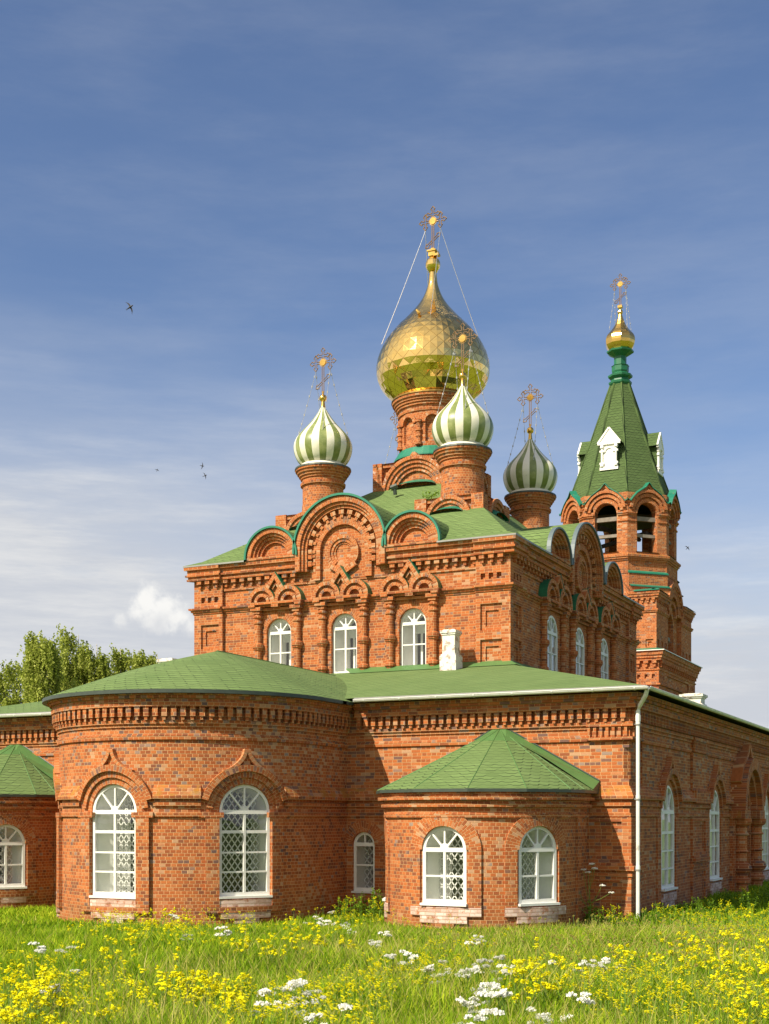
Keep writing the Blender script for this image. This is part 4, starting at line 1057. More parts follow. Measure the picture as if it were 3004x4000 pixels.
def spline(prof, k=5):
    out = []
    n_ = len(prof)
    for i in range(n_-1):
        p0, p1, p2, p3 = prof[max(i-1, 0)], prof[i], prof[i+1], prof[min(i+2, n_-1)]
        for j in range(k):
            u = j/k
            out.append(tuple(.5*((2*p1[c])+(-p0[c]+p2[c])*u+(2*p0[c]-5*p1[c]+4*p2[c]-p3[c])*u*u+(-p0[c]+3*p1[c]-3*p2[c]+p3[c])*u**3) for c in (0, 1)))
    out.append(prof[-1]); return out

SD = [(15.00, .76), (15.15, .90), (15.40, 1.005), (15.66, 1.035), (15.92, .95), (16.15, .77), (16.40, .53), (16.62, .35), (16.84, .20), (17.04, .085)]
lean = {0: 'left', 1: 'right', 2: 'rear right', 3: 'rear left'}
def small_dome(cx, cy, dz=0, ph=0.0):
    base(cx, cy, 1.22, 12.0, 13.08, .42, .82, 12.30, 13.0, 12.58)
    # drum: plain brick below, corbelled flare above
    D_ = MB(); m = Round(cx, cy, .72)
    pr = [(12.9, .74), (13.55, .74), (13.56, .72), (14.22, .72), (14.23, .79), (14.32, .80), (14.33, .74), (14.45, .75), (14.46, .79), (14.54, .80), (14.55, .85), (14.63, .86), (14.64, .91), (14.72, .93), (14.73, .97), (14.80, .98)]
    D_.lathe(cx, cy, pr, 36)
    d = D_.build('drum', ['brick_header'], church)
    T = MB(); T.lathe(cx, cy, [(13.20, .74), (13.02, .98), (13.0, .98)], 28); T.build('flashing', 'teal_metal', d); T = MB(); T.lathe(cx, cy, [(14.80, 1.0), (14.86, .99), (14.9, .72)], 32, mi=1); T.lathe(cx, cy, [(14.80, 1.0), (14.80, .7)], 32, mi=1)
    T.build('flashing', ['teal_metal', 'dark_metal'], d)
    O = MB(); prof = spline(SD, 4); n_ = 24; sub = 3
    for k in range(n_):
        for j in range(sub):
            t0 = 2*pi*(k+j/sub)/n_+ph; t1 = 2*pi*(k+(j+1)/sub)/n_+ph
            for i in range(len(prof)-1):
                (za, ra), (zb_, rb) = prof[i], prof[i+1]
                O.face([(cx+ra*cos(t0), cy+ra*sin(t0), za), (cx+ra*cos(t1), cy+ra*sin(t1), za), (cx+rb*cos(t1), cy+rb*sin(t1), zb_), (cx+rb*cos(t0), cy+rb*sin(t0), zb_)], None, k % 2)
    # scalloped white skirt
    for k in range(n_*2):
        t0, t1 = 2*pi*k/(n_*2)+ph, 2*pi*(k+1)/(n_*2)+ph; r0 = .84+.03*(k % 2); r1 = .84+.03*((k+1) % 2)
        zz0 = 14.90-.03*(k % 2); zz1 = 14.90-.03*((k+1) % 2)
        O.face([(cx+r0*cos(t0), cy+r0*sin(t0), zz0), (cx+r1*cos(t1), cy+r1*sin(t1), zz1), (cx+.755*cos(t1), cy+.755*sin(t1), 15.01), (cx+.755*cos(t0), cy+.755*sin(t0), 15.01)], None, 0)
    od = O.build('onion_dome', ['stripe_white', 'stripe_green'], church, smooth=True)
    F = MB(); F.lathe(cx, cy, [(17.0, .095), (17.06, .085), (17.10, .075), (17.28, .06)], 14)
    F.lathe(cx, cy, [(17.38+.135*sin(a), .135*cos(a)+.001) for a in [-pi/2+pi*i/10 for i in range(11)]], 14)
    F.lathe(cx, cy, [(17.5, .03), (17.62, .028)], 8)
    F.build('finial', 'gold', od, smooth=True)
    k = cross(od, cx, cy, 17.55, 1.62)
    chains(od, cx, cy, 17.55+(1.38-.36)*k, .36*k, ((-1, -.78, -.42, 16.0), (-1, -.42, .80, 16.0), (1, .42, -.80, 16.0), (1, .80, .40, 16.0)), .0085)
small_dome(-13.72, 10.11, ph=.1); small_dome(-8.42, 10.14, ph=.15); small_dome(-8.42, 16.92, ph=.05); small_dome(-13.85, 16.95)

# central drum and great dome
CX, CY = -11.0, 13.55
base(CX, CY, 1.65, 13.9, 15.33, .36, 1.28, 14.20, 15.58, 14.42)
B = MB(); m = Round(CX, CY, 1.24); per = 2*pi*1.24
niches = [((k+.5)*per/8, .50, 16.08, 16.78) for k in range(8)]
wallarch(B, m, 0, per, 15.3, 17.2, 0, niches, .10, 0, 0)
for (s_, w_, a, b) in niches:
    L = m.local(s_); B.face([m.P(s_-w_/2, a, -.095), m.P(s_+w_/2, a, -.095), m.P(s_+w_/2, 17.1, -.095), m.P(s_-w_/2, 17.1, -.095)], [(s_-.25, a), (s_+.25, a), (s_+.25, 17.1), (s_-.25, 17.1)], 0)
    ring(B, m, s_, b, w_/2, w_/2+.13, 0, .05, seg=14)
for k in range(8):
    wcol(B, m, k*per/8, .03, [(15.95, .05), (15.97, .13), (16.06, .13), (16.08, .095), (16.24, .095), (16.26, .12), (16.31, .12), (16.33, .095), (16.44, .095), (16.46, .13), (16.52, .13), (16.54, .095), (16.75, .095), (16.77, .14), (16.85, .14), (16.87, .05)], 10)
B.lathe(CX, CY, [(17.18, 1.24), (17.2, 1.29), (17.29, 1.30), (17.30, 1.26), (17.40, 1.27), (17.41, 1.33), (17.49, 1.34), (17.50, 1.38), (17.58, 1.39), (17.59, 1.43), (17.67, 1.44), (17.68, 1.49), (17.78, 1.50), (17.79, 1.2)], 48)
B.lathe(CX, CY, [(15.2, 1.42), (15.55, 1.42), (15.6, 1.3)], 32)
d = B.build('drum', BH, church)
T = MB(); T.lathe(CX, CY, [(15.56, 1.46), (15.60, 1.46), (15.92, 1.26)], 40); T.build('flashing', 'teal_metal', d); T = MB(); T.lathe(CX, CY, [(17.78, 1.53), (17.83, 1.53), (17.87, 1.4)], 40, mi=1)
T.build('flashing', ['teal_metal', 'gold_seam'], d)
GD = [(17.86, 1.44), (18.02, 1.57), (18.28, 1.83), (18.58, 2.0), (18.98, 2.085), (19.40, 2.03), (19.80, 1.87), (20.15, 1.66), (20.50, 1.37), (20.75, 1.13)]
GT = [(20.75, 1.13), (21.0, .89), (21.25, .67), (21.50, .48), (21.75, .335), (22.0, .235), (22.25, .17), (22.65, .13)]
O = MB(); prof = spline(GD, 8)
n_ = 26
# rhombic panels: rows at equal spacing along the profile
L = [0]
for i in range(len(prof)-1): L.append(L[-1]+sqrt((prof[i+1][0]-prof[i][0])**2+(prof[i+1][1]-prof[i][1])**2))
rows = 14; pz = [float(np.interp(L[-1]*i/rows, L, [p[0] for p in prof])) for i in range(rows+1)]; prr = [float(np.interp(L[-1]*i/rows, L, [p[1] for p in prof])) for i in range(rows+1)]
rnd = random.Random(3)
def gp(i, a, out=0.0, dz=0.0): return (CX+(prr[i]+out)*cos(a), CY+(prr[i]+out)*sin(a), pz[i]+dz)
for i in range(0, rows+1):
    for j in range(n_):
        a = 2*pi*(j+.5*(i % 2))/n_; h = pi/n_
        lo_ = max(i-1, 0); up_ = min(i+1, rows)
        pb, pl, pu, pr_ = gp(lo_, a), gp(i, a-h), gp(up_, a), gp(i, a+h)
        tilt = rnd.gauss(0, .004); tz = rnd.gauss(0, .008); pc_ = gp(i, a+tilt, .007+rnd.gauss(0, .0025), tz)
        ctr = tuple(pc_)
        s_ = .965
        q_ = [tuple(ctr[c]*(1-s_)+p[c]*s_ for c in range(3)) for p in (pb, pr_, pu, pl)]
        if i == 0: O.face([q_[1], q_[2], q_[3]]); continue
        if i == rows: O.face([q_[3], q_[0], q_[1]]); continue
        for k in range(4): O.face([ctr, q_[k], q_[(k+1) % 4]])
# seams below the panels
for i in range(rows):
    for j in range(n_*2):
        a, b = pi*j/n_, pi*(j+1)/n_
        O.face([gp(i, a, -.006), gp(i, b, -.006), gp(i+1, b, -.006), gp(i+1, a, -.006)], None, 1)
gd = O.build('onion_dome', ['gold_panel', 'gold_seam'], church)
F = MB(); F.lathe(CX, CY, spline(GT, 3), 30)
F.lathe(CX, CY, [(22.6, .13), (22.63, .17), (22.68, .13)], 20)
F.lathe(CX, CY, [(22.90+.28*sin(a), .275*cos(a)+.001) for a in [-pi/2+pi*i/14 for i in range(15)]], 16)
F.build('finial', 'gold_panel', gd, smooth=False)
F = MB(); F.cube(CX-.13, CX+.13, CY-.13, CY+.13, 23.2, 23.36); F.cube(CX-.17, CX+.17, CY-.17, CY+.17, 23.36, 23.41); F.cube(CX+.10, CX+.3, CY-.2, CY, 23.14, 23.22); F.cube(CX-.06, CX+.06, CY-.06, CY+.06, 23.1, 23.5)
F.tube([(CX-.05, CY-1.1, 20.72), (CX-.05, CY-1.3, 20.78), (CX+.05, CY-1.3, 20.66)], .05, 6)
F.build('cross_socket', 'gold', gd)
k = cross(gd, CX, CY, 23.36, 1.70)
chains(gd, CX, CY, 23.36+(1.38-.36)*k, .36*k, ((-1, -1.66, -.9, 19.95), (-1, -.8, 1.7, 19.9), (1, .45, -1.30, 20.35), (1, 1.55, .9, 20.0)), .010, knots=False)

# ---- bell tower
TX, TY = -11.2, 39.6; hx, hy_ = 3.0, 4.0
towr = church
def tower_stage(hx, hy_, z0, z1, arches, n_extra=0):
    B = MB()
    for (m, h) in ((Plane((TX, TY-hy_), (1, 0), (0, -1)), hx), (Plane((TX+hx, TY), (0, 1), (1, 0)), hy_), (Plane((TX, TY+hy_), (-1, 0), (0, 1)), hx), (Plane((TX-hx, TY), (0, -1), (-1, 0)), hy_)):
        if arches:
            pier = .9 if m.T[0] != 0 and False else None
            ops = [(0, 1.35, z0, z1-1.35)]
            wallarch(B, m, -1.55, 1.55, z0, z1+.0, -.25, ops, .55, 0, 0)
            for sg in (-1, 1):
                a, b = sorted((sg*1.55, sg*h)); H = []
                ks = max(1, int((b-a-.2)/.6))
                for k in range(ks):
                    c = a+(k+.5)*(b-a)/ks; H.append((c-.2, c+.2, z0+.2, z0+.62, .07, [(c-.09, c+.09, z0+.28, z0+.5, .06)]))
                hole(B, m, a, b, z0, z1, 0, H)
                x = sg*1.55; B.face([m.P(x, z0, 0), m.P(x, z1, 0), m.P(x, z1, -.25), m.P(x, z0, -.25)], [(0, z0), (0, z1), (.25, z1), (.25, z0)], 0)
                e0, e1 = (1, 0) if sg < 0 else (0, 1)
                wprof(B, m, a, b, [(z1-1.15, 0), (z1-1.13, .06), (z1-1.07, .06), (z1-1.05, .1), (z1-.98, .1), (z1-.97, 0)], 0, e0, e1)
                wprof(B, m, a, b, [(z1-.42, 0), (z1-.41, .10), (z1-.33, .10), (z1-.32, .15), (z1-.2, .16), (z1-.19, .2), (z1-.1, .22), (z1-.09, 0)], 0, e0, e1)
                k = int((b-a)/.28); q_ = (b-a)/k
                for i in range(k): c = a+(i+.5)*q_; wbox(B, m, c-.08, c+.08, z1-.52, z1-.42, 0, .11); wbox(B, m, c-.045, c+.045, z1-.64, z1-.52, 0, .07)
            zc = z1-1.0+.35
            ring(B, m, 0, zc-.2, .68, .95, -.3, -.1, seg=20); ring(B, m, 0, zc-.1, .95, 1.2, -.3, -.02, seg=22); ring(B, m, 0, zc-.1, 1.5, 1.75, -.6, .10, seg=26, mo=3)
            disc(B, m, 0, zc-.1, 1.52, -.06, seg=20, zbase=None) if False else None
            ring(B, m, 0, zc-.1, 1.2, 1.5, -.3, .0, seg=22)
            for k in range(11):
                a = radians(k*18); rb = 1.42; u = (cos(a), sin(a)); bar(B, m, (rb*u[0]-.08*u[1], zc-.1+rb*u[1]+.08*u[0]), (rb*u[0]+.08*u[1], zc-.1+rb*u[1]-.08*u[0]), .13, 0, .07)
        else:
            H = []
            for sg in (-1, 1):
                for k in range(3):
                    c = sg*(h-.28-k*.38); H.append((c-.08, c+.08, z1-1.42, z1-1.2, .12))
            H.append((-h+1.8, h-1.6, z1-1.8, z1-1.15, .08, []))
            hole(B, m, -h, h, z0, z1, 0, H)
            wprof(B, m, -h, h, [(z1-1.78+.02, 0), (z1-1.76, .10), (z1-1.70, .1), (z1-1.66, 0)], 0, 1, 1); wprof(B, m, -h, h, [(z1-2.1, 0), (z1-2.08, .1), (z1-2.0, .1), (z1-1.98, 0)], 0, 1, 1)
            wprof(B, m, -h, h, [(z1-1.02, 0), (z1-1.0, .05), (z1-.94, .05), (z1-.93, 0)], 0, 1, 1)
            wprof(B, m, -h, h, [(z1-.52, 0), (z1-.51, .14), (z1-.40, .15), (z1-.39, .2), (z1-.25, .2), (z1-.24, .26), (z1-.1, .28), (z1-.04, .3), (z1-.03, 0)], 0, 1, 1)
            k = int(2*h/.42); q_ = 2*h/k
            for i in range(k): c = -h+(i+.5)*q_; wbox(B, m, c-.12, c+.12, z1-.66, z1-.52, 0, .17); wbox(B, m, c-.065, c+.065, z1-.84, z1-.66, 0, .11)
    B.face([(TX-hx, TY-hy_, z1), (TX+hx, TY-hy_, z1), (TX+hx, TY+hy_, z1), (TX-hx, TY+hy_, z1)], None, 3)
    return B.build('bell_tower_stage', BM, church)
st1 = tower_stage(3.17, 4.2, -.3, 11.12, False)
st2 = tower_stage(3.0, 4.0, 11.12, 14.25, True)
T = MB()
e = .36
for (a, b, z) in ((3.17+e, 4.2+e, 11.12),):
    p = [(TX-a, TY-b), (TX+a, TY-b), (TX+a, TY+b), (TX-a, TY+b)]; q_ = [(TX-3.0, TY-4.0), (TX+3.0, TY-4.0), (TX+3.0, TY+4.0), (TX-3.0, TY+4.0)]
    for i in range(4):
        j = (i+1) % 4; T.face([(*p[i], z), (*p[j], z), (*q_[j], z+.16), (*q_[i], z+.16)], None, 0); T.face([(*p[i], z-.04), (*p[j], z-.04), (*p[j], z), (*p[i], z)], None, 1)
T.build('flashing', ['teal_metal', 'white_board'], st1)
for (m, h) in ((Plane((TX, TY-4.0), (1, 0), (0, -1)), 3.0), (Plane((TX+3.0, TY), (0, 1), (1, 0)), 4.0)):
    for sg in (-1, 1):
        T = MB(); a, b = sorted((sg*1.8, sg*h)); T.face([m.P(a, 14.2, .24), m.P(b+(.24 if sg > 0 else 0), 14.2, .24), m.P(b, 14.38, -.3), m.P(a, 14.38, -.3)], None, 0); T.build('flashing', 'teal_metal', st2)
Wd = MB()
mR = Plane((TX+3.0, TY), (0, 1), (1, 0)); wbox(Wd, mR, -1.3, .2, 12.1, 12.3, -.5, -.3); Wd.build('beam', 'old_wood', st2)

Rc = 3.06; apo = Rc*cos(pi/8); fw = Rc*sin(pi/8)        # half face width
def octpl(k, a=apo):
    th = k*pi/4; N_ = (sin(th), -cos(th)); return Plane((TX+N_[0]*a, TY+N_[1]*a), (cos(th), sin(th)), N_)
B = MB()
for k in range(8):
    m = octpl(k)
    wbox(B, m, -fw-.05, fw+.05, 14.2, 16.6, -.4, .02)
    if k % 2: 
        wbox(B, m, -fw-.02, fw+.02, 14.2, 14.72, 0, .34); wbox(B, m, -fw, fw, 14.72, 15.42, 0, .12)
    g_ = .414
    wprof(B, m, -fw, fw, [(16.10, 0), (16.12, .08), (16.2, .09), (16.21, .15), (16.3, .16), (16.31, .21), (16.42, .22), (16.52, .0)], 0, g_, g_, ledge=1)
    wprof(B, m, -fw, fw, [(15.42, .0), (15.44, .05), (15.52, .05), (15.53, 0)], 0, g_, g_)
    # belfry piers with arched openings
    op = (0, 1.2, 16.62, 18.62)
    wallarch(B, m, -fw, fw, 16.5, 19.72, 0, [op], .5, 0, 0)
    # inner skin
    wallarch(B, m, -fw+.2, fw-.2, 16.5, 19.6, -.5, [op], .001, 0, 0)
    for sg in (-1, 1):
        a, b = sorted((sg*fw, sg*(.66))); e0, e1 = (g_, 0) if sg < 0 else (0, g_)
        wprof(B, m, a, b, [(18.17, 0), (18.19, .05), (18.27, .055), (18.28, 0)], 0, e0, e1)
        wprof(B, m, a, b, [(18.5, 0), (18.52, .07), (18.58, .07), (18.6, .12), (18.68, .12), (18.69, .07), (18.78, .06), (18.95, .06)], 0, e0, e1)
        wprof(B, m, a+(.12 if sg > 0 else 0), b-(.12 if sg < 0 else 0), [(18.95, .05), (19.0, .1), (19.12, .1), (19.14, .16), (19.24, .16)], 0, e0, e1)
    ring(B, m, 0, 18.62, .6, .80, 0, .06, 0, 180, 20); ring(B, m, 0, 18.70, .80, .98, 0, .13, 4, 176, 20); ring(B, m, 0, 18.74, .98, 1.13, -.1, .22, 8, 172, 20)
    for sg in (-1, 1): bar(B, m, (sg*.38, 18.74+1.00), (0, 20.12), .14, -.1, .16+.002*sg)
    wpoly(B, m, [(-.3, 19.7), (.3, 19.7), (0, 20.0)], -.1, .12)
belf = B.build('belfry', BM, church)
for k in range(8):
    T = MB(); m = octpl(k)
    pts = [(-fw-.08, 19.30), (-1.1, 19.22), (-.95, 19.42), (-.72, 19.66), (-.42, 19.86), (-.2, 20.0), (0, 20.25), (.2, 20.0), (.42, 19.86), (.72, 19.66), (.95, 19.42), (1.1, 19.22), (fw+.08, 19.30)]
    for i in range(12):
        p, q_ = pts[i], pts[i+1]
        T.face([m.P(*p, .27), m.P(*q_, .27), m.P(q_[0]*.98, q_[1]+.05, -.12), m.P(p[0]*.98, p[1]+.05, -.12)], None, 0)
        T.face([m.P(p[0], p[1]-.04, .27), m.P(q_[0], q_[1]-.04, .27), m.P(*q_, .27), m.P(*p, .27)], None, 0)
    T.build('flashing', 'teal_metal', belf); T = MB()
    T.face([m.P(-.7, 16.60, .1), m.P(.7, 16.60, .1), m.P(.62, 16.68, -.5), m.P(-.62, 16.68, -.5)], None, 0)
    T.build('sill', 'green_metal', belf)
for k in (1, 3, 5, 7):
    T = MB(); m = octpl(k)
    T.face([m.P(-fw-.05, 15.48, .16), m.P(fw+.05, 15.48, .16), m.P(fw, 15.60, .02), m.P(-fw, 15.60, .02)], None, 0); T.face([m.P(-fw-.05, 15.43, .16), m.P(fw+.05, 15.43, .16), m.P(fw+.05, 15.48, .16), m.P(-fw-.05, 15.48, .16)], None, 0)
    T.build('flashing', 'teal_metal', belf); T = MB()
    T.face([m.P(-fw-.05, 14.74, .40), m.P(fw+.05, 14.74, .40), m.P(fw, 14.86, .11), m.P(-fw, 14.86, .11)], None, 0); T.face([m.P(-fw-.05, 14.69, .40), m.P(fw+.05, 14.69, .40), m.P(fw+.05, 14.74, .40), m.P(-fw-.05, 14.74, .40)], None, 0)
    T.build('flashing', 'teal_metal', belf)
Wd = MB()
for k in (0, 1, 2, 7):
    m = octpl(k)
    wbox(Wd, m, -.64, .64, 17.42, 17.58, -.32, -.18); wbox(Wd, m, -.64, .64, 18.28, 18.50, -.36, -.16)
Wd.build('beam', 'old_wood', belf)
Wd = MB(); ring_ = [(TX+2.4*cos(pi*i/4+pi/8), TY+2.4*sin(pi*i/4+pi/8), 18.75) for i in range(8)]; Wd.face(ring_)
for (a, b, z) in (((-2.2, -.5), (2.2, .5), 18.0), ((-.6, -2.2), (.5, 2.2), 18.15), ((-1.8, 1.3), (1.8, -1.2), 17.75)):
    Wd.tube([(TX+a[0], TY+a[1], z), (TX+b[0], TY+b[1], z+.05)], .12, 6)
Wd.tube([(TX-.4, TY-.3, 18.6), (TX-.4, TY-.3, 17.6)], .03, 5); Wd.tube([(TX+.6, TY+.4, 18.6), (TX+.6, TY+.4, 17.5)], .03, 5)
Wd.build('bell_frame', 'dark_wood', belf)
# spire
S_ = MB(); prof = [(19.30, 3.05), (20.2, 2.70), (21.6, 2.18), (23.2, 1.60), (24.8, 1.05), (26.3, .53)]
for k in range(8):
    a0, a1 = k*pi/4-pi/8, k*pi/4+pi/8
    for i in range(len(prof)-1):
        (za, ra), (zb_, rb) = prof[i], prof[i+1]
        f = lambda r, a, z: (TX+r*sin(a), TY-r*cos(a), z)
        hw0, hw1 = ra*sin(pi/8), rb*sin(pi/8); L0, L1 = (za-19)*1.1, (zb_-19)*1.1
        S_.face([f(ra, a0, za), f(ra, a1, za), f(rb, a1, zb_), f(rb, a0, zb_)], [(-hw0+k*.4, L0), (hw0+k*.4, L0), (hw1+k*.4, L1), (-hw1+k*.4, L1)], 0)
    S_.tube([f(prof[i][1], a1, prof[i][0]) for i in range(len(prof))], .06, 5, 0)
spire = S_.build('spire', ['shingle_dark'], church)
for k in (0, 2, 4, 6):
    Dm = MB(); th = k*pi/4; N_ = (sin(th), -cos(th)); m = Plane((TX+N_[0]*2.2, TY+N_[1]*2.2), (cos(th), sin(th)), N_)
    wbox(Dm, m, -.42, .42, 21.20, 22.62, -.9, -.06, 1)
    wbox(Dm, m, -.40, .40, 21.3, 22.5, -.06, -.02, 0); wbox(Dm, m, -.50, .50, 21.14, 21.30, -.05, .05, 0)
    for sg in (-1, 1):
        wcol(Dm, m, sg*.38, .02, [(21.3, .07), (21.34, .11), (21.42, .11), (21.45, .06), (22.3, .06), (22.33, .11), (22.42, .11), (22.5, .07)], 8)
        wbox(Dm, m, sg*.38-.12, sg*.38+.12, 21.45, 21.55, -.05, .08, 0); wbox(Dm, m, sg*.38-.12, sg*.38+.12, 22.1, 22.2, -.05, .08, 0)
    ring(Dm, m, 0, 22.1, .2, .26, -.05, .03, seg=12); 
    wbox(Dm, m, -.62, .62, 22.50, 22.60, -.05, .07, 0)
    wpoly(Dm, m, [(-.60, 22.60), (.60, 22.60), (0, 23.35)], -.05, .02, 0)
    bar(Dm, m, (-.62, 22.60), (0, 23.40), .09, -.03, .06); bar(Dm, m, (.62, 22.60), (0, 23.40), .09, -.03, .062)
    for sg in (-1, 1):
        Dm.face([m.P(sg*.68, 22.58, .05), m.P(0, 23.46, .05), m.P(0, 23.46, -1.6), m.P(sg*.68, 22.58, -1.2)], [(0, 0), (0, .9), (1.6, .9), (1.3, 0)], 1)
    Dm.build('dormer', ['white_board', 'shingle_dark'], spire)
Nk = MB()
ap8 = dict(seg=8, phase=pi/8)
Nk.lathe(TX, TY, [(26.2, .50), (26.35, .62), (26.45, .64), (26.5, .52), (26.62, .50), (26.72, .66), (26.82, .68), (26.86, .55), (26.95, .42), (27.05, .46), (27.3, .47), (27.34, .50), (27.38, .34), (27.85, .34), (27.9, .42), (28.0, .60), (28.08, .73), (28.16, .75), (28.2, .6)], 8, phase=pi/8)
neck = Nk.build('spire_neck', 'green_neck', church)
Gd = MB(); Gd.lathe(TX, TY, spline([(28.14, .55), (28.25, .66), (28.5, .79), (28.8, .82), (29.05, .72), (29.3, .50), (29.6, .30), (29.95, .17), (30.2, .09)], 2), 10)
Gd.lathe(TX, TY, [(30.32+.16*sin(a), .15*cos(a)+.001) for a in [-pi/2+pi*i/8 for i in range(9)]], 10)
Gd.lathe(TX, TY, [(30.45, .05), (30.6, .05)], 8); Gd.cube(TX-.12, TX+.12, TY-.12, TY+.12, 30.55, 30.68)
td = Gd.build('onion_dome', 'gold', church)
k = cross(td, TX, TY, 30.65, 1.80)
chains(td, TX, TY, 30.65+(1.38-.36)*k, .36*k, ((-1, -.5, -.4, 29.3), (-1, -.4, .5, 29.3), (1, .5, -.4, 29.3), (1, .5, .45, 29.3)), .009)
# links between block and tower (hidden from the front): low nave
B = MB(); hole(B, Plane((-7.5, 0), (0, 1), (1, 0)), YW-.1, 36, -.3, 8.0, 0, []); hole(B, Plane((-14.5, 0), (0, -1), (-1, 0)), -36, -YW+.1, -.3, 8.0, 0, [])
B.face([(-14.5, YW-6, 8.0), (-7.5, YW-6, 8.0), (-7.5, 36, 8.0), (-14.5, 36, 8.0)], None, 0)
B.build('rear_wall', BM, church)

# ================================================================== ground
FD = (-sin(radians(25.8)), cos(radians(25.8)))      # direction in which the meadow falls away
def gz_(x, y):
    d = (x-CAM[0])*FD[0]+(y-CAM[1])*FD[1]
    t_ = max(0.0, 28.0-d)
    b = .028*t_*t_/(t_+2.0) if t_ > 0 else 0
    return min(b, .8)+.03*sin(x*.7+y*.3)*cos(y*.55-x*.2)
G = MB()
xs = [-400, -200, -100, -60, -40]+[-30+i*1.0 for i in range(61)]+[40, 60, 100, 200, 400]; ys = [-400, -200, -100, -60]+[-45+i*1.0 for i in range(66)]+[30, 50, 80, 120, 200, 400, 800]
hv = {(i, j): gz_(x, y) for i, x in enumerate(xs) for j, y in enumerate(ys)}
for i in range(len(xs)-1):
    for j in range(len(ys)-1):
        G.face([(xs[i], ys[j], hv[i, j]), (xs[i+1], ys[j], hv[i+1, j]), (xs[i+1], ys[j+1], hv[i+1, j+1]), (xs[i], ys[j+1], hv[i, j+1])])
gr = G.build('meadow_ground', 'meadow_ground', smooth=True); gr['kind'] = 'structure'

def inside_church(x, y, pad=0.0):
    if LX-pad < x < pad and y > -pad: return True
    for (c, cy, r) in ((AX, -1.95, 3.5), (-3.25, -1.3, 2.35), (LX+3.25, -1.3, 2.35)):
        if y > cy and abs(x-c) < r+pad: return True
        if (x-c)**2+(y-cy)**2 < (r+pad)**2: return True
    return False
# ---- grass
def vis(x, y, m=1.15):
    dx, dy = x-CAM[0], y-CAM[1]; d = FD[0]*dx+FD[1]*dy; r = dx*FD[1]-dy*FD[0]
    return d, r
def rnoise(x, y):
    return .5+.25*sin(x*.9+1.3*sin(y*.7))+.25*sin(y*1.1+1.7*sin(x*.5+2))
def grass_mesh(name, N, dmin, dmax, hmin, hmax, wmul, mat, seed, dens=None, zone=None):
    rg = np.random.default_rng(seed)
    V = np.zeros((0, 3)); n_done = 0; P_ = []
    while n_done < N:
        k = N
        u = rg.random(k); d = dmin+(dmax-dmin)*u**.8; r = (rg.random(k)*2-1)*(d*.36+1.5)
        if zone is not None: x, y = zone(rg, k)
        else: x = CAM[0]+FD[0]*d+FD[1]*r; y = CAM[1]+FD[1]*d-FD[0]*r
        ok = np.array([not inside_church(a, b, .06) and (dens is None or rg.random() < dens(a, b)) for a, b in zip(x, y)])
        P_.append(np.stack([x[ok], y[ok]], 1)); n_done += ok.sum()
    P_ = np.concatenate(P_)[:N]; n = len(P_)
    x, y = P_[:, 0], P_[:, 1]; z = np.array([gz_(a, b) for a, b in P_])
    dcam = np.hypot(x-CAM[0], y-CAM[1])
    nzv = np.array([rnoise(a*1.3, b*1.3) for a, b in P_])
    h = (hmin+(hmax-hmin)*rg.random(n)**1.4)*(.7+.5*nzv)*np.clip(1-(dcam-25)/9, .55, 1); w_ = (.0045+.004*rg.random(n))*wmul*np.clip(dcam/14, 1, 2.4)
    th = rg.random(n)*2*pi; ln = h*(.15+.55*rg.random(n)); lt = rg.random(n)*2*pi
    wx, wy = np.cos(th)*w_, np.sin(th)*w_; lx, ly = np.cos(lt)*ln, np.sin(lt)*ln
    v = np.zeros((n, 5, 3)); base_ = np.stack([x, y, z-.02], 1)
    v[:, 0] = base_-np.stack([wx, wy, 0*wx], 1); v[:, 1] = base_+np.stack([wx, wy, 0*wx], 1)
    mid = base_+np.stack([lx*.3, ly*.3, h*.62], 1); v[:, 2] = mid+np.stack([wx, wy, 0*wx], 1)*.8; v[:, 3] = mid-np.stack([wx, wy, 0*wx], 1)*.8
    v[:, 4] = base_+np.stack([lx, ly, h], 1)
    me = bpy.data.meshes.new(name)
    me.vertices.add(n*5); me.vertices.foreach_set('co', v.reshape(-1).astype(np.float32))
    idx = np.arange(n)[:, None]*5
    quads = idx+np.array([0, 1, 2, 3]); tris = idx+np.array([3, 2, 4])
    loops = np.concatenate([quads, tris], 1).reshape(-1)
    me.loops.add(n*7); me.loops.foreach_set('vertex_index', loops.astype(np.int32))
    ls = np.stack([np.arange(n)*7, np.arange(n)*7+4], 1).reshape(-1)
    me.polygons.add(n*2); me.polygons.foreach_set('loop_start', ls.astype(np.int32))
    me.update(calc_edges=True); me.validate()
    me.materials.append(MATS[mat])
    o = bpy.data.objects.new(name, me); COL.objects.link(o); return o
g1 = grass_mesh('meadow_grass', 210000, 8.5, 36, .16, .50, 1.0, 'grass_blade', 1)
g1['kind'] = 'stuff'; g1['label'] = 'bright green meadow grass in front of the brick church'; g1['category'] = 'grass'
g2 = grass_mesh('dry_grass', 26000, 9, 32, .3, .60, .7, 'grass_dry', 2, dens=lambda a, b: .2+.8*(a > -3))
g2['kind'] = 'stuff'; g2['label'] = 'thin straw coloured seeding grass standing among the green meadow grass'; g2['category'] = 'grass'
g3 = grass_mesh('broad_grass', 38000, 9, 32, .14, .46, 2.4, 'grass_dark', 3)
g3['kind'] = 'stuff'; g3['label'] = 'darker broad leaved undergrowth low in the meadow'; g3['category'] = 'undergrowth'
g4 = grass_mesh('tall_grass', 20000, 0, 1, .3, .75, 1.6, 'grass_dark', 4, zone=lambda rg, k: (rg.random(k)**1.3*4.5+.1, rg.random(k)*26-1))
g4['kind'] = 'stuff'; g4['label'] = 'dark tall grass in the shade along the long side wall'; g4['category'] = 'grass'

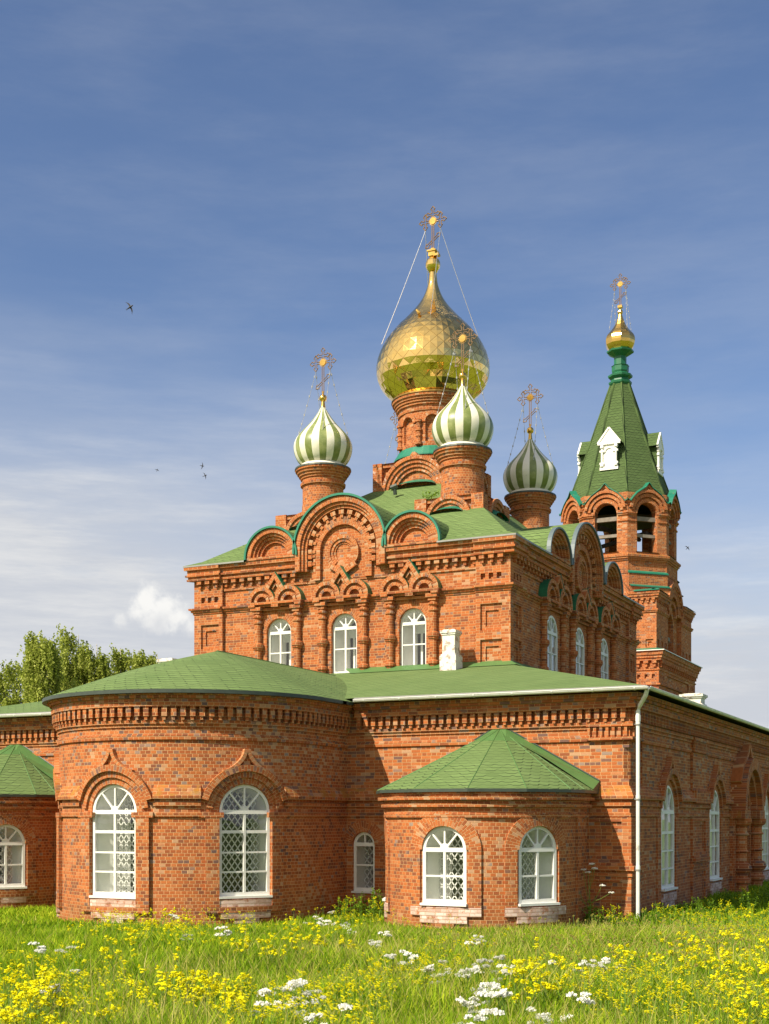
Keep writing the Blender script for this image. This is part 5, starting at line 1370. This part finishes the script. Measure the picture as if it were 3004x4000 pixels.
# ---- flowers
def at_px(px, py, z):
    """a point of the meadow seen at photo pixel (px, py), its head at height z above the ground"""
    tt = (px-1502)/5070; a = FD[0]+tt*FD[1]; b = FD[1]-tt*FD[0]; c = (3193-py)/5070
    k = 20.0
    for _ in range(12):
        x, y = CAM[0]+a*k, CAM[1]+b*k; k = (gz_(x, y)+z-CAM[2])/c
    return CAM[0]+a*k, CAM[1]+b*k
def yellow_proto(seed, h):
    rg = random.Random(seed); S = MB(); Fl = MB()
    nb = rg.randint(3, 6)
    S.tube([(0, 0, 0), (.01, .005, h*.5), (0, 0, h*.8)], [.006, .005, .003], 4, caps=False)
    for i in range(nb):
        a = rg.random()*2*pi; ln = rg.uniform(.04, .13); zz = h*rg.uniform(.78, 1.0); z0 = h*rg.uniform(.4, .75)
        ex_, ey_ = ln*cos(a), ln*sin(a)
        S.tube([(0, 0, z0), (ex_*.7, ey_*.7, z0+(zz-z0)*.6), (ex_, ey_, zz)], .0028, 3, caps=False)
        for j in range(rg.randint(7, 13)):   # a head of small four-petalled flowers
            cx_ = ex_+rg.gauss(0, .016); cy_ = ey_+rg.gauss(0, .016); cz_ = zz+rg.gauss(0, .014)+.01; r = rg.uniform(.013, .019)
            tl = rg.uniform(-.6, .6); t2 = rg.uniform(-.6, .6); ph = rg.random()*pi
            for q in range(2):
                aa = ph+q*pi/2; c_, s_ = cos(aa), sin(aa)
                pts = [(r*c_-.4*r*s_, r*s_+.4*r*c_), (-r*c_-.4*r*s_, -r*s_+.4*r*c_), (-r*c_+.4*r*s_, -r*s_-.4*r*c_), (r*c_+.4*r*s_, r*s_-.4*r*c_)]
                Fl.face([(cx_+p[0], cy_+p[1], cz_+p[0]*tl+p[1]*t2+.001*q) for p in pts])
            Fl.tube([(cx_, cy_, cz_-.008), (cx_, cy_, cz_+.004)], .006, 4)
    for i in range(4):
        a = rg.random()*2*pi; zz = h*rg.uniform(.1, .5); L_ = rg.uniform(.06, .12)
        S.face([(0, 0, zz), (L_*.5*cos(a+.25), L_*.5*sin(a+.25), zz+.04), (L_*cos(a), L_*sin(a), zz+.05), (L_*.5*cos(a-.25), L_*.5*sin(a-.25), zz+.04)], None, 1)
    return S, Fl
def white_proto(seed, h, spread=1.0):
    rg = random.Random(seed); S = MB(); Fl = MB()
    S.tube([(0, 0, 0), (.01, -.01, h*.5), (0, 0, h*.75)], [.008, .006, .004], 5, caps=False)
    for i in range(rg.randint(3, 6)):
        a = rg.random()*2*pi; ln = rg.uniform(.03, .16)*spread; zz = h*rg.uniform(.85, 1.02); z0 = h*rg.uniform(.45, .75)
        ex_, ey_ = ln*cos(a), ln*sin(a)
        S.tube([(0, 0, z0), (ex_*.7, ey_*.7, z0+(zz-z0)*.55), (ex_, ey_, zz-.04)], .0035, 3, caps=False)
        for j in range(rg.randint(9, 14)):   # umbel of umbellets
            aa = rg.random()*2*pi; rr = .052*sqrt(rg.random()); cx_, cy_ = ex_+rr*cos(aa), ey_+rr*sin(aa); cz_ = zz-.5*rr+rg.gauss(0, .007)
            S.tube([(ex_, ey_, zz-.04), (cx_, cy_, cz_-.004)], .0012, 3, caps=False)
            for q in range(5):
                bx_ = cx_+rg.gauss(0, .007); by_ = cy_+rg.gauss(0, .007); r = .012; ph = rg.random()*pi; tl = rg.uniform(-1.8, 1.8)
                Fl.face([(bx_+r*cos(ph+k_*pi*2/5), by_+r*sin(ph+k_*pi*2/5), cz_+.003*q*.5+tl*r*cos(ph+k_*pi*2/5)) for k_ in range(5)])
    for i in range(5):   # feathery leaves
        a = rg.random()*2*pi; zz = h*rg.uniform(.08, .5); L_ = rg.uniform(.10, .2)
        for q in range(5):
            u = q/5; b = L_*(.25+.75*u); w_ = .035*(1-u)
            for sg in (-1, 1):
                S.face([(b*cos(a), b*sin(a), zz+.05*u), ((b+.03)*cos(a)-sg*w_*sin(a), (b+.03)*sin(a)+sg*w_*cos(a), zz+.05*u+.012), ((b+.035)*cos(a), (b+.035)*sin(a), zz+.05*u)], None, 1)
    return S, Fl
HID = []
def mkproto(name, S, Fl, fm):
    r_ = S.build(name, ['stem_green', 'weed_leaf']); f_ = Fl.build('blossom', fm, r_)
    return r_
ry = random.Random(11)
used = set()
def place(proto, x, y, label, cat, group, sc=1.0):
    if proto.name in used:
        o = proto.copy(); COL.objects.link(o)
        for ch in proto.children:
            c = ch.copy(); COL.objects.link(c); c.parent = o
    else:
        o = proto; used.add(proto.name)
    o.location = (x, y, gz_(x, y)-.01); o.rotation_euler = (ry.uniform(-.08, .08), ry.uniform(-.08, .08), ry.random()*6.28); o.scale = (sc, sc, sc)
    tag(o, label, cat, group); return o
yp = [mkproto('yellow_wildflower', *yellow_proto(i, .42+.04*i), 'flower_yellow') for i in range(7)]
wp = [mkproto('white_wildflower', *white_proto(20+i, .46+.04*i), 'flower_white') for i in range(6)]
YC = [(560, 3610, 90, 25, 26), (700, 3640, 50, 30, 14), (770, 3850, 60, 30, 26), (860, 3900, 50, 40, 14), (150, 3900, 50, 35, 26), (90, 3960, 60, 30, 14), (420, 3720, 40, 25, 6), (490, 3850, 60, 50, 10),
      (1130, 3660, 80, 25, 20), (1260, 3660, 60, 20, 14), (930, 3680, 50, 20, 10), (2120, 3780, 70, 35, 28), (2050, 3830, 40, 30, 10), (2420, 3760, 25, 20, 6), (2690, 3720, 60, 35, 20), (2880, 3750, 90, 60, 42),
      (2940, 3880, 70, 50, 20), (2700, 3840, 60, 40, 14), (2560, 3610, 60, 15, 10), (1600, 3990, 50, 15, 10), (1760, 3930, 50, 40, 8), (40, 3740, 40, 40, 6), (300, 3680, 60, 30, 6), (1450, 3880, 60, 50, 9), (2300, 3870, 90, 60, 9), (2960, 3640, 40, 20, 8), (1100, 3850, 120, 90, 14), (1350, 3760, 80, 50, 8)]
cnt = 0
for (px, py, sx, sy, n_) in YC:
    for i in range(n_):
        if cnt >= 295: break
        a, b = px+ry.gauss(0, sx*1.15), min(py+ry.gauss(0, sy*1.1), 4060)
        if not -30 < a < 3030: continue
        pr_ = ry.choice(yp); x, y = at_px(a, b, .42)
        if inside_church(x, y, .15): continue
        place(pr_, x, y, 'yellow flowering herb with small bright heads standing in the meadow grass', 'wildflower', 'yellow wildflowers scattered through the meadow', ry.uniform(.7, 1.1)); cnt += 1
WC = [(210, 3700, 35, 15, 4), (285, 3690, 12, 10, 2), (195, 3760, 10, 8, 1), (310, 3750, 10, 8, 1), (220, 3860, 10, 8, 1), (730, 3655, 12, 8, 1), (870, 3645, 45, 8, 3), (1010, 3870, 22, 15, 4), (1060, 3830, 20, 12, 2), (1170, 3855, 50, 18, 8), (1370, 3905, 15, 8, 2), (1250, 3970, 40, 20, 3),
      (1285, 3570, 50, 25, 9), (1340, 3600, 40, 20, 6), (1440, 3650, 60, 20, 5), (1700, 3780, 30, 30, 6), (1850, 3770, 60, 25, 10), (1920, 3790, 40, 20, 6), (1880, 3850, 40, 25, 8), (1960, 3860, 25, 20, 4), (2100, 3920, 20, 12, 3), (1880, 3980, 40, 15, 5), (2290, 3750, 50, 12, 5), (2380, 3750, 15, 8, 2), (2265, 3800, 10, 6, 1), (2220, 3890, 15, 8, 2),
      (1590, 3720, 30, 15, 3), (1980, 3740, 20, 10, 2), (1760, 3930, 12, 8, 2), (1860, 3655, 40, 10, 3), (670, 3580, 20, 6, 1)]
for (px, py, sx, sy, n_) in WC:
    for i in range(n_):
        if ry.random() < .22: continue
        a, b = px+ry.gauss(0, sx*.9), py+ry.gauss(0, sy*.7)
        x, y = at_px(a, min(b, 4050), .48)
        if inside_church(x, y, .15): continue
        place(ry.choice(wp), x, y, 'white umbel flowering herb standing in the meadow grass', 'wildflower', 'white umbels scattered through the meadow', ry.uniform(.6, .9))
# the many smaller yellow heads between them
Yf = MB(); rg = random.Random(15)
for i in range(5200):
    px, py = rg.uniform(-60, 3060), 3570+440*rg.random()**1.5
    if rnoise(px/170, py/60) < rg.uniform(.42, .90): continue
    x, y = at_px(px, py, .36)
    if inside_church(x, y, .2): continue
    h_ = rg.uniform(.26, .52); z = gz_(x, y)+h_; Yf.tube([(x, y, z-h_), (x, y, z)], .0025, 3, 0, caps=False)
    for k in range(rg.randint(3, 9)):
        fx, fy, fz = x+rg.gauss(0, .022), y+rg.gauss(0, .022), z+rg.gauss(0, .018); r = rg.uniform(.012, .021); ph = rg.random()*3; tl_ = rg.uniform(-.8, .8)
        Yf.face([(fx+r*cos(ph+q*1.257), fy+r*sin(ph+q*1.257), fz+tl_*r*cos(ph+q*1.257)) for q in range(5)], None, 1); Yf.tube([(fx, fy, fz-.010), (fx, fy, fz+.003)], .006, 4, 1)
yf = Yf.build('small_yellow_wildflowers', ['stem_green', 'flower_yellow']); yf['kind'] = 'stuff'; yf['label'] = 'small yellow flower heads dotted all through the meadow grass'; yf['category'] = 'wildflowers'
# dandelion clocks and small grass heads, too many to count, on the right
Pf = MB(); rg = random.Random(5)
for i in range(800):
    px, py = rg.gauss(2500, 330), rg.gauss(3660, 55)
    if not (1500 < px < 3100 and 3560 < py < 3900): continue
    x, y = at_px(px, py, .34)
    if inside_church(x, y, .2): continue
    z = gz_(x, y)+.34+rg.uniform(-.06, .1); r = rg.uniform(.011, .021)
    Pf.tube([(x, y, z-.3), (x, y, z)], .0025, 3, 0, caps=False)
    for k in range(3):
        a = k*pi/3; Pf.face([(x+r*cos(a), y+r*sin(a), z-r), (x-r*cos(a), y-r*sin(a), z-r), (x-r*cos(a), y-r*sin(a), z+r), (x+r*cos(a), y+r*sin(a), z+r)], None, 1)
    Pf.face([(x+r, y, z), (x, y+r, z), (x-r, y, z), (x, y-r, z)], None, 1)
pf = Pf.build('seed_heads', ['stem_green', 'grass_dry']); pf['kind'] = 'stuff'; pf['label'] = 'pale seed heads thick in the grass before the right corner'; pf['category'] = 'seed heads'

# ---- leafy weeds at the wall foot
def weed(seed, h, fl=None, n_=9):
    rg = random.Random(seed); S = MB(); Fl = MB()
    for i in range(n_):
        a = rg.random()*2*pi; rr = rg.uniform(.02, .22); x, y = rr*cos(a), rr*sin(a); hh = h*rg.uniform(.55, 1.05); lx, ly = rg.gauss(0, .08), rg.gauss(0, .08)
        S.tube([(x, y, 0), (x+lx*.5, y+ly*.5, hh*.5), (x+lx, y+ly, hh)], [.007, .005, .003], 4, caps=False)
        for j in range(int(10+hh*16)):
            u = rg.uniform(.15, 1.0); px, py, pz_ = x+lx*u, y+ly*u, hh*u; b = rg.random()*2*pi; L_ = rg.uniform(.06, .13)*(1.15-.5*u); w_ = L_*.32; dz_ = rg.uniform(-.02, .05)
            m_ = (px+L_*.5*cos(b), py+L_*.5*sin(b), pz_+.02+dz_*.5)
            S.face([(px, py, pz_), (m_[0]-w_*sin(b), m_[1]+w_*cos(b), m_[2]), (px+L_*cos(b), py+L_*sin(b), pz_+dz_-.01), (m_[0]+w_*sin(b), m_[1]-w_*cos(b), m_[2])], None, 1)
        if fl:
            for j in range(9):
                fx, fy, fz = x+lx+rg.gauss(0, .025), y+ly+rg.gauss(0, .025), hh+rg.gauss(0, .03); r = .013; ph = rg.random()
                Fl.face([(fx+r*cos(ph+k*1.57), fy+r*sin(ph+k*1.57), fz+.003*k) for k in range(4)]); Fl.tube([(fx, fy, fz-.01), (fx, fy, fz+.008)], .007, 4)
    r_ = S.build('leafy_weed', ['stem_green', 'weed_leaf'])
    if fl: Fl.build('blossom', fl, r_)
    return r_
wd = [weed(1, .55), weed(2, .75), weed(3, .6, 'flower_yellow'), weed(4, .45, 'flower_yellow', 12)]
spots = [(-.9, -.55), (-.6, -.8), (-.2, -.7), (.1, -.9), (.5, -.6), (.8, -.2), (.6, .5), (.9, 1.1), (1.5, .8), (1.2, 1.9), (1.9, 1.7), (2.2, 2.6), (1.4, 3.1), (2.0, 3.9), (.9, 4.2), (2.8, 3.6), (1.1, 5.4), (2.2, 5.6), (1.5, 6.8), (2.6, 7.2), (.8, 8.0), (1.9, 8.8), (1.2, 10.2), (2.2, 11), (1.4, 12.5),
         (-6.4, -.7), (-6.0, -1.3), (-6.9, -.4), (-7.15, -1.2), (-6.1, -2.2), (-6.6, -1.8), (-5.9, -3.0)]
for i, (x, y) in enumerate(spots):
    nearapse = x < -5
    place(wd[i % 4], x, y, 'leafy green weed growing between the main apse and the right chapel' if nearapse else 'leafy green weed growing at the foot of the right corner and side wall', 'weed',
          'weeds in the gap between the apses' if nearapse else 'weeds along the corner and side wall', ry.uniform(.8, 1.15))
# tall umbel plant by the corner
S = MB(); Fl = MB(); rg = random.Random(9)
S.tube([(0, 0, 0), (.03, 0, .5), (.0, 0, .95), (-.02, 0, 1.15)], [.014, .011, .007, .004], 6, caps=False)
for (z0, ex_, ez) in ((.45, -.34, 1.16), (.5, .30, 1.02), (.62, -.16, 1.38), (.75, .06, 1.52), (.85, .16, 1.42), (.3, -.62, .98), (.6, .52, .86), (.9, -.05, 1.32), (.5, -.50, 1.06)):
    ey_ = rg.gauss(0, .1)
    S.tube([(0, 0, z0), (ex_*.55, ey_*.5, z0+(ez-z0)*.45), (ex_, ey_, ez)], .005, 4, caps=False)
    for j in range(26):
        a = rg.random()*6.28; rr = .06*sqrt(rg.random()); cx_, cy_, cz_ = ex_+rr*cos(a), ey_+rr*sin(a), ez+.01-.2*rr
        for q in range(4):
            bx_, by_, r = cx_+rg.gauss(0, .009), cy_+rg.gauss(0, .009), .015
            Fl.face([(bx_+r*cos(k_*1.26), by_+r*sin(k_*1.26), cz_+rg.gauss(0, .010)) for k_ in range(5)])
for j in range(26):
    z0 = rg.uniform(.05, .8); a = rg.random()*6.28; L_ = .2*(1-.6*z0)
    S.face([(0, 0, z0), (L_*.5*cos(a+.4), L_*.5*sin(a+.4), z0+.05), (L_*cos(a), L_*sin(a), z0+.03), (L_*.5*cos(a-.4), L_*.5*sin(a-.4), z0+.05)], None, 1)
tl = S.build('tall_umbel_plant', ['stem_green', 'weed_leaf']); Fl.build('blossom', 'flower_white', tl)
tl.location = (-.72, -.85, 0); tag(tl, 'tall branching plant with white umbels standing against the corner pilaster', 'wildflower')
# plant sprouting from the masonry by the front right dome
S = MB(); rg = random.Random(4)
for i in range(7):
    a = rg.uniform(-1.2, 1.2); L_ = rg.uniform(.25, .5); d_ = (sin(a)*L_, rg.gauss(0, .1), cos(a)*L_)
    S.tube([(0, 0, 0), (d_[0]*.6, d_[1]*.6, d_[2]*.7), d_], .007, 3, caps=False)
    for j in range(12):
        u = rg.uniform(.3, 1); b = rg.random()*6.28; l = .07
        S.face([(d_[0]*u, d_[1]*u, d_[2]*u), (d_[0]*u+l*cos(b), d_[1]*u, d_[2]*u+l*sin(b)), (d_[0]*u+l*1.5*cos(b+.3), d_[1]*u+.03, d_[2]*u+l*1.5*sin(b+.3))], None, 1)
sp = S.build('sprouting_weed', ['stem_green', 'weed_leaf']); sp.location = (-9.2, 8.95, 13.08); tag(sp, 'small green weed sprouting from the brick base under the front right striped dome', 'weed')

# ---- birches
def birch(name, x, y, H, W, seed, n_str, label, lean=0.0):
    rg = random.Random(seed); root = empty(name, (x, y, 0)); tag(root, label, 'tree', 'birches beyond the church')
    T = MB(); top = (lean*.5, 0, H*.93)
    T.tube([(0, 0, -.3), (lean*.1, .1, H*.3), (lean*.3, 0, H*.6), top], [.22, .17, .10, .02], 8, caps=False)
    tips = []
    for i in range(26):
        u = rg.uniform(.22, .95); a = rg.random()*2*pi; px = lean*.5*u; z0 = H*.93*u
        R_ = W*.5*(1.05-abs(u-.5)*1.1)*rg.uniform(.5, 1.0); p1 = (px+R_*cos(a), R_*sin(a), z0+R_*rg.uniform(.5, 1.0))
        pm = (px+R_*.5*cos(a), R_*.5*sin(a), z0+R_*rg.uniform(.35, .6))
        T.tube([(px, 0, z0), pm, p1], [.05*(1.1-u)+.012, .02, .008], 4, caps=False); tips.append((pm, p1))
    T.build('trunk', 'birch_bark', root)
    V = []; Fc = []
    for i in range(n_str):           # hanging strands of leaves
        pm, p1 = rg.choice(tips); u = rg.random()**.7; q = [pm[j]+(p1[j]-pm[j])*u for j in range(3)]
        q[0] += rg.gauss(0, W*.06); q[1] += rg.gauss(0, W*.06); q[2] += rg.gauss(0, .25)
        L_ = rg.uniform(.5, 2.4); dx, dy = rg.gauss(.12, .12), rg.gauss(0, .15)
        for j in range(int(L_*15)):
            v = j/(L_*15)
            cx_, cy_, cz_ = q[0]+dx*v+rg.gauss(0, .05), q[1]+dy*v+rg.gauss(0, .05), q[2]-L_*v+.3*L_*min(v, .25)
            r = rg.uniform(.045, .085); a, b = rg.random()*6.28, rg.uniform(-1.1, 1.1)
            ux, uy, uz = cos(a)*r, sin(a)*r, 0; wx_, wy_, wz_ = -sin(a)*sin(b)*r*.7, cos(a)*sin(b)*r*.7, -cos(b)*r
            k = len(V); V += [(cx_-ux, cy_-uy, cz_), (cx_+wx_, cy_+wy_, cz_+wz_), (cx_+ux, cy_+uy, cz_), (cx_-wx_, cy_-wy_, cz_-wz_)]; Fc.append((k, k+1, k+2, k+3))
    me = bpy.data.meshes.new('crown'); me.from_pydata(V, [], Fc); me.materials.append(MATS['birch_leaf']); o = bpy.data.objects.new('crown', me); COL.objects.link(o); o.parent = root
    return root
def at_depth(px, d):
    tt = (px-1502)/5070; return CAM[0]+d*(FD[0]+tt*FD[1]), CAM[1]+d*(FD[1]-tt*FD[0])
BT = [(20, 80, 12.9, 4.4, 'left most birch at the frame edge, its crown cut by the frame', 900), (195, 76, 14.0, 4.0, 'tallest full crowned birch behind the left roof', 1150), (300, 80, 14.9, 4.0, 'birch with the highest feathery top right beside the fullest one', 1150), (395, 80, 14.3, 3.6, 'feathery birch between the highest and the narrow dark one', 900),
      (470, 84, 14.6, 2.8, 'narrow dark birch between the tall ones and the low right one', 600), (550, 83, 14.3, 3.6, 'lower pale birch with thin top behind the apse roof', 620), (632, 84, 14.2, 3.2, 'right most thin birch nearest the upper church wall', 460),
      (105, 88, 11.6, 4.6, 'low birch filling the gap between the two left crowns', 620), (250, 92, 12.0, 5.2, 'birch standing behind the tallest pair', 600)]
for i, (px, d, H, W, lb, ns) in enumerate(BT):
    x, y = at_depth(px, d); birch('birch_tree', x, y, H, W*1.0, 40+i, int(ns*1.5), lb, lean=random.uniform(-.8, .8))

# ---- swifts
def bird(px, py, d, span, yaw, roll, label, pitch=0.0):
    x, y = at_depth(px, d); z = CAM[2]+(3193-py)/5070*d; k = span
    B = MB()
    B.lathe(0, 0, spline([(-.26, .004), (-.18, .035), (0, .06), (.14, .05), (.22, .03), (.27, .002)], 2), 8)
    pts = [(0, .06), (.12, .09), (.30, .04), (.50, -.14), (.34, -.06), (.14, -.02), (0, -.05)]
    for sg in (-1, 1):
        q = [(sg*a, .015*abs(a)*4, b) for a, b in pts]; B.face(q if sg > 0 else q[::-1]); 
    B.face([(-.02, 0, -.2), (.02, 0, -.2), (.06, 0, -.36), (.0, 0, -.28), (-.06, 0, -.36)])
    o = B.build('swift', 'bird_black'); o.scale = (k, k, k); o.location = (x, y, z); o.rotation_euler = (pitch, roll, yaw)
    tag(o, label, 'bird', 'swifts in the sky'); return o
F25 = radians(25.8)
bird(508, 1200, 32, .36, F25, radians(62), 'largest dark swift high in the left sky, wings swept back', radians(15))
bird(790, 1820, 60, .36, F25, radians(100), 'upper of two small swifts low in the left sky')
bird(801, 1858, 60, .36, F25, radians(70), 'lower of two small swifts low in the left sky')
bird(614, 1836, 75, .30, F25, radians(20), 'tiny swift left of the close pair')
bird(2686, 2140, 62, .34, F25+.3, radians(40), 'swift flying beside the bell tower', radians(30))
